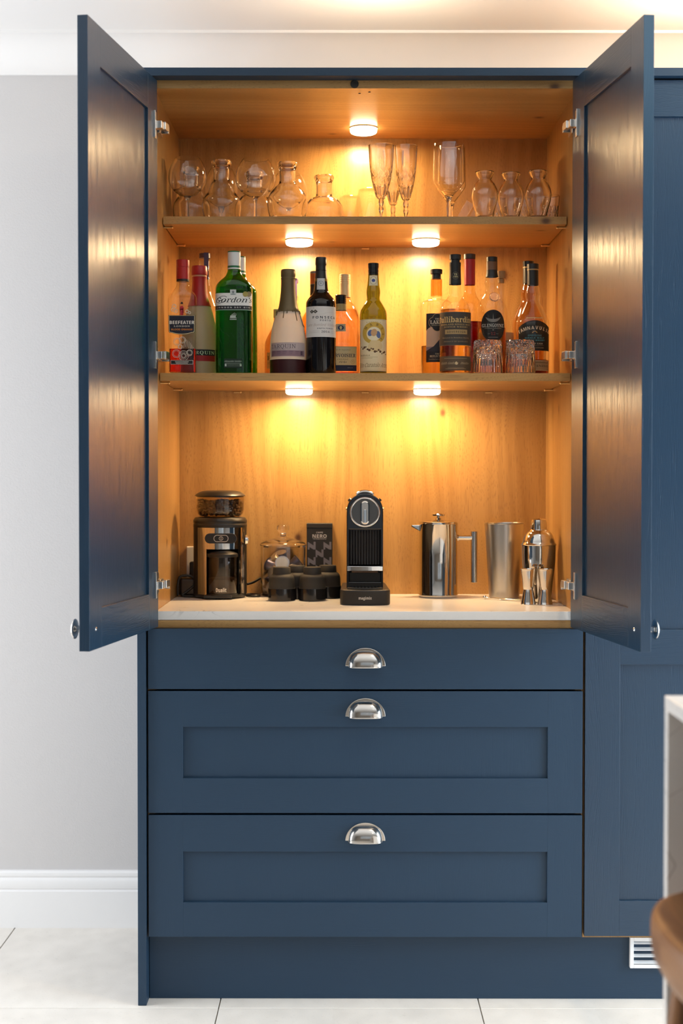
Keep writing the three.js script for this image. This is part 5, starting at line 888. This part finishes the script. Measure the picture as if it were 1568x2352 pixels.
{ // glass jar and its capsules
  const at = [-0.2068, WT, -0.4550], t = thing('glass_jar', 'round lidded glass jar of coffee capsules, right of the coffee grinder', 'jar', at);
  part('body', lathe([[0, 0], [52, 0], ...curve([[55, 1.2], [57.6, 5], [58.2, 12], [58.2, 122], [58.6, 127]], 20), [58, 129], [56.4, 129], [56, 122], [55.8, 12], [54, 6.5], [50, 4.5], [0, 4.5]], 72), M.glass, t);
  part('lid', merged([lathe([[0, 130], [59.4, 130], [60.4, 131.2], [60.2, 133], ...curve([[57, 137.5], [42, 144], [22, 149.5], [11, 153], [7.4, 157.5], [8, 162], [12, 166], [15.4, 171], [15.8, 177], [14, 182], [9, 185]], 40), [0, 186]], 64)]), M.glass, t);
  part('lid_rim', lathe([[53, 121], [54.8, 121], [54.8, 129.6], [53, 129.6]], 64), M.thin, t);
  const cg = lathe([[0, -14], [10.5, -14], [12, -12.5], [13.6, -1], [15, 8], [15.3, 11.5], [18.2, 12.4], [18.6, 13.2], [18.2, 14], [16.6, 14.3], [15.4, 13.9], [0, 14.8]], 36);
  const sil = plain(0.55, 0.52, 0.52, 0.3, 0.85), blu = plain(0.16, 0.15, 0.21, 0.3, 0.75), pal = plain(0.70, 0.62, 0.50, 0.35, 0.7), foil = lathe([[0, 15.1], [15, 14.2], [0, 14.2]], 30), band = lathe([[11.8, -13], [13.8, -1], [15.2, 8], [15.1, 8.2], [13.6, -1], [11.6, -13]], 36);
  // each capsule: place, tilt, colour, what makes it the one
  const list = [[0.0, 0.083, 0.030, 1.25, 0.05, sil, 'coffee capsule showing its round foil face, top centre of the jar'], [-0.037, 0.078, 0.022, -0.9, 1.05, blu, 'dark blue coffee capsule lying on its side at the left of the jar top'], [0.030, 0.083, 0.006, -0.3, -0.9, blu, 'blue capsule at the right of the jar top, rim leaning outward'], [-0.018, 0.089, 0.004, 0.4, 0.9, pal, 'pale gold capsule lying behind the top foil-faced one'], [-0.004, 0.098, -0.022, 0.35, 0.2, blu, 'blue capsule standing highest at the back of the jar'], [0.033, 0.060, 0.030, 1.0, -0.5, sil, 'silver capsule below the right rim of the pile in the jar'], [-0.022, 0.060, 0.041, 1.15, 0.65, sil, 'silver capsule tilted face outward, left of the front middle in the jar'], [-0.043, 0.044, 0.018, 0.2, 0.6, blu, 'blue capsule against the left glass of the jar, halfway down'], [-0.033, 0.020, 0.040, 1.4, 0.75, pal, 'pale capsule showing its foil at the bottom left of the jar'], [0.010, 0.040, 0.044, 1.3, -0.2, blu, 'blue capsule against the front of the jar behind the dark cups'], [0.042, 0.030, 0.010, 0.4, -0.8, sil, 'silver capsule against the right glass near the jar bottom'], [-0.006, 0.018, -0.008, 0.1, 0.3, blu, 'blue capsule at the middle of the jar bottom'], [0.016, 0.064, -0.030, -0.6, -0.3, sil, 'silver capsule in the back half of the jar pile'], [-0.032, 0.040, -0.030, -0.5, 0.5, pal, 'pale capsule at the back left of the jar']];
  for (let [x, y, z, rx, rz, m, lab] of list) {
    const dd = Math.hypot(x, z), kk = dd > 0.032 ? 0.032 / dd : 1; x *= kk; z *= kk;
    const c = thing('coffee_capsule', lab, 'coffee capsule', [at[0] + x, at[1] + y, at[2] + z], 'coffee capsules in the glass jar'); c.rotation.set(rx, 0, rz); part('cup', cg, m, c); part('foil', foil, m === blu ? sil : pal, c); if (m === sil) part('band', band, blu, c);
  }
}
{ // tall coffee packet
  const t = thing('coffee_box', 'tall black coffee box printed with grey-blue zigzag letters, against the back panel', 'box', [-0.1125, WT, -0.4845]);
  part('carton', bx(-0.0335, 0.0335, 0, 0.187, -0.030, 0.016, 0.0012), P({ color: lin(0.018, 0.016, 0.017), roughness: 0.42 }), t);
  part('lid_flap', bx(-0.0337, 0.0337, 0.1755, 0.1875, -0.0302, 0.0168, 0.0012), P({ color: lin(0.022, 0.019, 0.019), roughness: 0.45 }), t);
  const ink = plain(0.15, 0.15, 0.21, 0.5), N = (x, y, s) => { const q = new THREE.Shape(), p = [[-0.5, -0.5], [-0.28, -0.5], [-0.28, -0.18], [0.22, -0.50], [0.5, -0.5], [0.5, 0.5], [0.24, 0.5], [0.24, 0.02], [-0.5, 0.5]]; p.forEach(([a, b], i) => (i ? q.lineTo(x + a * s, y + b * s * 0.98) : q.moveTo(x + a * s, y + b * s * 0.98))); q.closePath(); const g = new THREE.ExtrudeGeometry(q, { depth: 0.0003, bevelEnabled: false }); g.translate(0, 0, 0.0160); return g; };
  for (const [x, y] of [[-0.0205, 0.1295], [0.0205, 0.1295], [0, 0.1095], [-0.0205, 0.0895], [0.0205, 0.0895], [0, 0.0695], [-0.0205, 0.0495], [0.0205, 0.0495]]) part('zigzag_letter', N(x, y, 0.0205), ink, t);
  const a = letters('NERO', 0.0088, 0.0003, 0.037); a.translate(0, 0.1545, 0.0161); const b = letters('CAFFE', 0.0042, 0.0003, 0.0175); b.translate(0, 0.1635, 0.0161); const c = letters('THE ITALIAN COFFEE CO.', 0.0018, 0.0003, 0.035); c.translate(0, 0.1465, 0.0161);
  part('lettering', merged([a, b, c, bx(-0.0185, 0.0185, 0.1487, 0.1491, 0.0160, 0.0163)]), plain(0.42, 0.42, 0.48, 0.5), t);
}
{ // four black cups turned upside down
  const t = thing('black_cup', 'black two-tone cup with matt top and glossy base, front left of the four', 'cup', [-0.2045, WT, -0.308], 'four black cups beside the jar');
  part('glazed_base', lathe([[0, 0], [33, 0], [34.6, 1.5], [34.2, 30], [0, 30]], 56), M.blackGloss, t);
  part('sleeve', lathe([[34.2, 30], [33.2, 31], [32.8, 34], ...curve([[32.7, 36], [32, 52], [30, 60], [25, 65]], 14), [22.6, 66.5], [21.6, 82], [20.6, 83.4], [18, 83.6], [0, 82.4]], 56), M.blackMatt, t);
  copyOf(t, 'black two-tone cup with matt top and glossy base, front right of the four', [-0.128, WT, -0.309], 0.5);
  copyOf(t, 'black cup of the four standing behind the gap between the front two', [-0.1675, WT, -0.368], 1.1);
  copyOf(t, 'black cup of the four standing behind on the right, nearest the coffee machine', [-0.0905, WT, -0.386], 1.8);
}
{ // capsule coffee machine
  const t = thing('coffee_machine', 'slim glossy black capsule coffee machine with a chrome lever ring, centre of the worktop', 'coffee machine', [0.002, WT, -0.225]);
  const arch = new THREE.Shape(); arch.moveTo(-0.0445, 0.030); arch.lineTo(-0.0445, 0.222); arch.bezierCurveTo(-0.0445, 0.252, -0.026, 0.267, 0, 0.268); arch.bezierCurveTo(0.026, 0.267, 0.0445, 0.252, 0.0445, 0.222); arch.lineTo(0.0445, 0.030); arch.lineTo(-0.0445, 0.030);
  const win = new THREE.Path(); win.moveTo(-0.038, 0.052); win.lineTo(0.038, 0.052); win.lineTo(0.038, 0.180); win.lineTo(-0.038, 0.180); win.lineTo(-0.038, 0.052);
  const back = extrude(arch, 0.165, 0.004, 20); back.translate(0, 0, -0.212); part('body', back, M.blackGloss, t);
  const fr = arch.clone(); fr.holes.push(win); const front = extrude(fr, 0.048, 0.002, 20); front.translate(0, 0, -0.047); part('front_frame', front, M.blackGloss, t);
  part('lower_panel', bx(-0.0378, 0.0378, 0.0525, 0.0745, -0.030, -0.002, 0.001), M.blackGloss, t);
  // ribbed capsule bin behind the cup rest
  const ribs = []; for (let i = 0; i < 11; i++) ribs.push(rod([-0.034 + 0.0068 * i, 0.094, -0.012], [-0.034 + 0.0068 * i, 0.178, -0.012], 0.0032, 0.0032, 12)); part('capsule_bin', merged([bx(-0.0376, 0.0376, 0.094, 0.1795, -0.030, -0.013), ...ribs]), P({ color: lin(0.020, 0.019, 0.019), roughness: 0.16 }), t);
  part('cup_rest', merged([(() => { const s = new THREE.Shape(); s.moveTo(-0.042, 0); s.lineTo(0.042, 0); s.lineTo(0.042, 0.010); s.quadraticCurveTo(0, 0.022, -0.042, 0.010); s.lineTo(-0.042, 0); const g = new THREE.ExtrudeGeometry(s, { depth: 0.0095, bevelEnabled: true, bevelSize: 0.001, bevelThickness: 0.001, bevelSegments: 2, curveSegments: 20 }); g.rotateX(-Math.PI / 2); g.scale(1, 1, -1); const n = g.toNonIndexed ? g : g; return flip(n); })().translate(0, 0.0805, -0.001)]), M.chrome, t);
  part('drip_slot', bx(-0.032, 0.032, 0.0745, 0.080, -0.026, 0.004, 0.0015), plain(0.10, 0.055, 0.03, 0.35), t);
  // round head: chrome ring, dark mirror disc and the rounded lever in the middle
  const ringG = new THREE.TorusGeometry(0.0345, 0.0028, 14, 72); ringG.translate(0, 0.2225, 0.0022); part('chrome_ring', ringG, M.chrome, t);
  part('head_disc', rod([0, 0.2225, -0.001], [0, 0.2225, 0.0022], 0.0335, 0.033, 64), plain(0.16, 0.145, 0.13, 0.12, 0.9), t);
  const lv = roundRect(0.0225, 0.058, 0.0111); const lg = extrude(lv, 0.010, 0.0035, 20); lg.translate(0, 0.2215, 0.0015); part('lever', lg, P({ color: lin(0.72, 0.64, 0.55), metalness: 1, roughness: 0.16 }), t);
  const li = roundRect(0.0065, 0.034, 0.003); const lig = extrude(li, 0.002, 0.0008, 12); lig.translate(0.0005, 0.2125, 0.0112); part('lever_groove', lig, M.chrome, t);
  part('spout', rod([0, 0.1835, -0.004], [0, 0.1895, -0.004], 0.0045, 0.006, 20), M.blackSatin, t);
  // chrome arched handle over the head with black insert, two side ears
  const hs = []; for (let i = 0; i <= 16; i++) { const a = Math.PI * (0.25 + 0.5 * i / 16); hs.push([0.0245 * Math.cos(a) * 1.2, 0.2450 + 0.0285 * Math.sin(a), -0.006]); }
  part('top_handle', merged([tube(hs, 0.0032, 40, 10), tube(hs.map(([x, y]) => [x, y, -0.060]), 0.0032, 40, 10)]), M.chrome, t);
  const hi = hs.map(([x, y]) => [x * 0.88, y - 0.004]); const hsh = new THREE.Shape(); hi.forEach(([x, y], i) => (i ? hsh.lineTo(x, y) : hsh.moveTo(x, y))); hsh.lineTo(-0.016, 0.258); hsh.lineTo(0.016, 0.258); const hg = extrude(hsh, 0.058, 0.001); hg.translate(0, 0.0012, -0.062); part('top_lid', hg, M.blackGloss, t);
  for (const e of [-1, 1]) { part('ear', rod([e * 0.0345, 0.2495, -0.03], [e * 0.0392, 0.2540, -0.03], 0.005, 0.004, 18), M.blackGloss, t); part('pivot', rod([e * 0.0440, 0.2285, -0.02], [e * 0.0463, 0.2285, -0.02], 0.005, 0.004, 18), M.brass, t); }
  // base with drip tray
  const bs = new THREE.Shape(); bs.moveTo(-0.0555, -0.20); bs.lineTo(-0.0605, 0.040); bs.quadraticCurveTo(-0.060, 0.056, -0.048, 0.060); bs.quadraticCurveTo(0, 0.073, 0.048, 0.060); bs.quadraticCurveTo(0.060, 0.056, 0.0605, 0.040); bs.lineTo(0.0555, -0.20); bs.lineTo(-0.0555, -0.20);
  const bg = extrude(bs, 0.0365, 0.003, 24); bg.rotateX(Math.PI / 2); bg.translate(0, 0.0365, 0); part('base', bg, M.blackSatin, t);
  const trs = new THREE.Shape(); trs.moveTo(-0.043, 0); trs.lineTo(0.043, 0); trs.lineTo(0.043, 0.030); trs.quadraticCurveTo(0, 0.047, -0.043, 0.030); trs.lineTo(-0.043, 0); const tg = extrude(trs, 0.003, 0.001, 24); tg.rotateX(Math.PI / 2); tg.translate(0, 0.0395, 0.006); part('drip_tray', tg, P({ color: lin(0.05, 0.048, 0.046), metalness: 0.6, roughness: 0.3 }), t);
  for (let i = 0; i < 9; i++) part('tray_slot', bx(-0.036 + i * 0.0084, -0.0312 + i * 0.0084, 0.0392, 0.0400, 0.012, 0.034, 0.0003), M.dark, t);
  const lt = letters('magimix', 0.0068, 0.0003, 0.0315); { const p = lt.attributes.position; for (let i = 0; i < p.count; i++) p.setZ(i, p.getZ(i) - p.getX(i) ** 2 * 2.82 + 0.0666); } lt.translate(0, 0.0165, 0); part('lettering', lt, plain(0.62, 0.60, 0.57, 0.4), t);
}
function flip(g) { const n = g.index ? g.toNonIndexed() : g; for (const k of Object.keys(n.attributes)) { const a = n.attributes[k], s = a.itemSize; for (let i = 0; i < a.count; i += 3) for (let c = 0; c < s; c++) { const v = a.array[(i + 1) * s + c]; a.array[(i + 1) * s + c] = a.array[(i + 2) * s + c]; a.array[(i + 2) * s + c] = v; } } n.computeVertexNormals(); return n; }
{ // cafetiere
  const t = thing('french_press', 'polished steel french press with a short spout and bar handle', 'french press', [0.1935, WT, -0.415]);
  part('pot', lathe([[0, 0], [47, 0], [49.5, 2], [50.2, 5], [50.2, 9], [49.4, 10.5], [49.4, 186], [50, 187], [50.4, 189], [49.6, 190.5], [48, 191]], 80), M.steel, t);
  part('lid', lathe([[48.4, 190], [48.4, 193], [46, 194.4], ...curve([[44, 194.6], [24, 198], [10, 199.5]], 8), [0, 200]], 64), M.steel, t);
  part('plunger_knob', merged([rod([0, 0.198, 0], [0, 0.211, 0], 0.0046, 0.0046, 20), lathe([[0, 199], [9, 199], [7, 202], [4, 203.6], [0, 203.6]], 32), lathe([[0, 208.6], [15, 208.6], [17.4, 209.6], [17.6, 212.5], [16, 214], [0, 214.4]], 40)]), M.steel, t);
  const sp = new THREE.Shape(); sp.moveTo(0, 0); sp.lineTo(-0.0235, 0.013); sp.lineTo(-0.0215, 0.0175); sp.lineTo(0, 0.0175); const g = extrude(sp, 0.018, 0.003); g.translate(-0.0475, 0.1685, -0.006); part('spout', g, M.steel, t);
  part('handle', merged([rod([0.048, 0.1525, 0.0], [0.086, 0.1525, 0.0], 0.0066, 0.0066, 24), rod([0.0915, 0.0385, 0], [0.0915, 0.1685, 0], 0.0086, 0.0086, 32), rod([0.0915, 0.1685, 0], [0.0915, 0.1692, 0], 0.0086, 0.0078, 32), rod([0.0915, 0.0378, 0], [0.0915, 0.0385, 0], 0.0078, 0.0086, 32), rod([0.0475, 0.1525, 0], [0.052, 0.1525, 0], 0.0095, 0.0085, 24)]), M.steel, t);
}
{ // boston shaker tins
  const tin = (r0, r1, h) => lathe([[0, 0], [r0 - 2, 0], [r0, 2], ...rise(r0, 4, r1, h - 1.5, 8), [r1 + 0.8, h - 0.8], [r1 + 0.6, h], [r1 - 0.6, h], ...rise(r1 - 1, h - 1, r0 - 1, 5, 4), [0, 3]], 72);
  const t = thing('mixing_tin', 'tall brushed steel mixing tin tapering to its base, right of the french press', 'mixing tin', [0.3605, WT, -0.395]); part('tin', tin(38.8, 50.2, 190), M.brushed, t);
  const s = thing('mixing_tin', 'second steel mixing tin nested inside the tall one, only its rim showing', 'mixing tin', [0.3615, WT + 0.0045, -0.395]); part('tin', tin(36.2, 46.8, 187.5), M.brushed, s);
}
{ // cobbler shaker
  const t = thing('cocktail_shaker', 'polished steel cocktail shaker with a rounded cap, in the right corner', 'cocktail shaker', [0.4315, WT, -0.262]);
  part('cup', lathe([[0, 0], [27, 0], [29, 1.5], ...curve([[29.6, 3], [36, 52], [40.5, 100], [41.6, 136]], 18), [41.6, 140], [0, 140]], 72), M.steel, t);
  part('strainer_top', lathe([[43, 140.4], [43.6, 142], [42, 144.5], ...curve([[40, 147], [37, 158], [31, 170], [23.6, 176]], 14), [22.4, 178], [0, 178]], 72), M.steel, t);
  part('cap', lathe([[22, 178.3], [21.6, 179.4], [20.4, 180], [19.6, 197], [18, 203], [13, 206], [0, 206.6]], 56), M.steel, t);
}
{ // two jiggers
  const t = thing('jigger', 'polished steel double jigger at the front right of the worktop, left of the pair', 'jigger', [0.398, WT, -0.196], 'two steel jiggers');
  part('body', lathe([[18.4, 0], [18.8, 0.6], ...rise(18.4, 1, 12, 35, 6), [11.6, 36], [12, 37], ...rise(12.4, 38, 18.8, 85, 8), [19.2, 86], [18.4, 86.2], ...rise(17.8, 85, 11.4, 42, 4), [0, 41], [0, 32], [11, 31], ...rise(11.2, 30, 17.4, 0.5, 4)], 56), M.steel, t);
  copyOf(t, 'polished steel double jigger at the front right of the worktop, right of the pair', [0.4375, WT, -0.190]);
}
{ // bar spoon lying behind the jiggers
  const t = thing('bar_spoon', 'thin steel bar spoon with a ball end, lying behind the jiggers', 'bar spoon', [0, WT, 0]);
  part('rod', merged([tube([[0.308, 0.0042, -0.3445], [0.36, 0.0034, -0.300], [0.42, 0.0026, -0.2355]], 0.0022, 30, 10)]), M.steel, t);
  part('ball', new THREE.SphereGeometry(0.0050, 20, 14).translate(0.3065, 0.0050, -0.346), M.steel, t);
  const k = thing('bar_strainer', 'flat steel bar tool lying in the right corner of the worktop', 'bar tool', [0, WT, 0]);
  part('blade', merged([bx(0.452, 0.478, 0.0002, 0.0022, -0.222, -0.212, 0.0006), bx(0.340, 0.47, 0.0002, 0.0022, -0.320, -0.313, 0.0006)]), M.steel, k);
}

shadows(scene);
renderer.render(scene, camera);
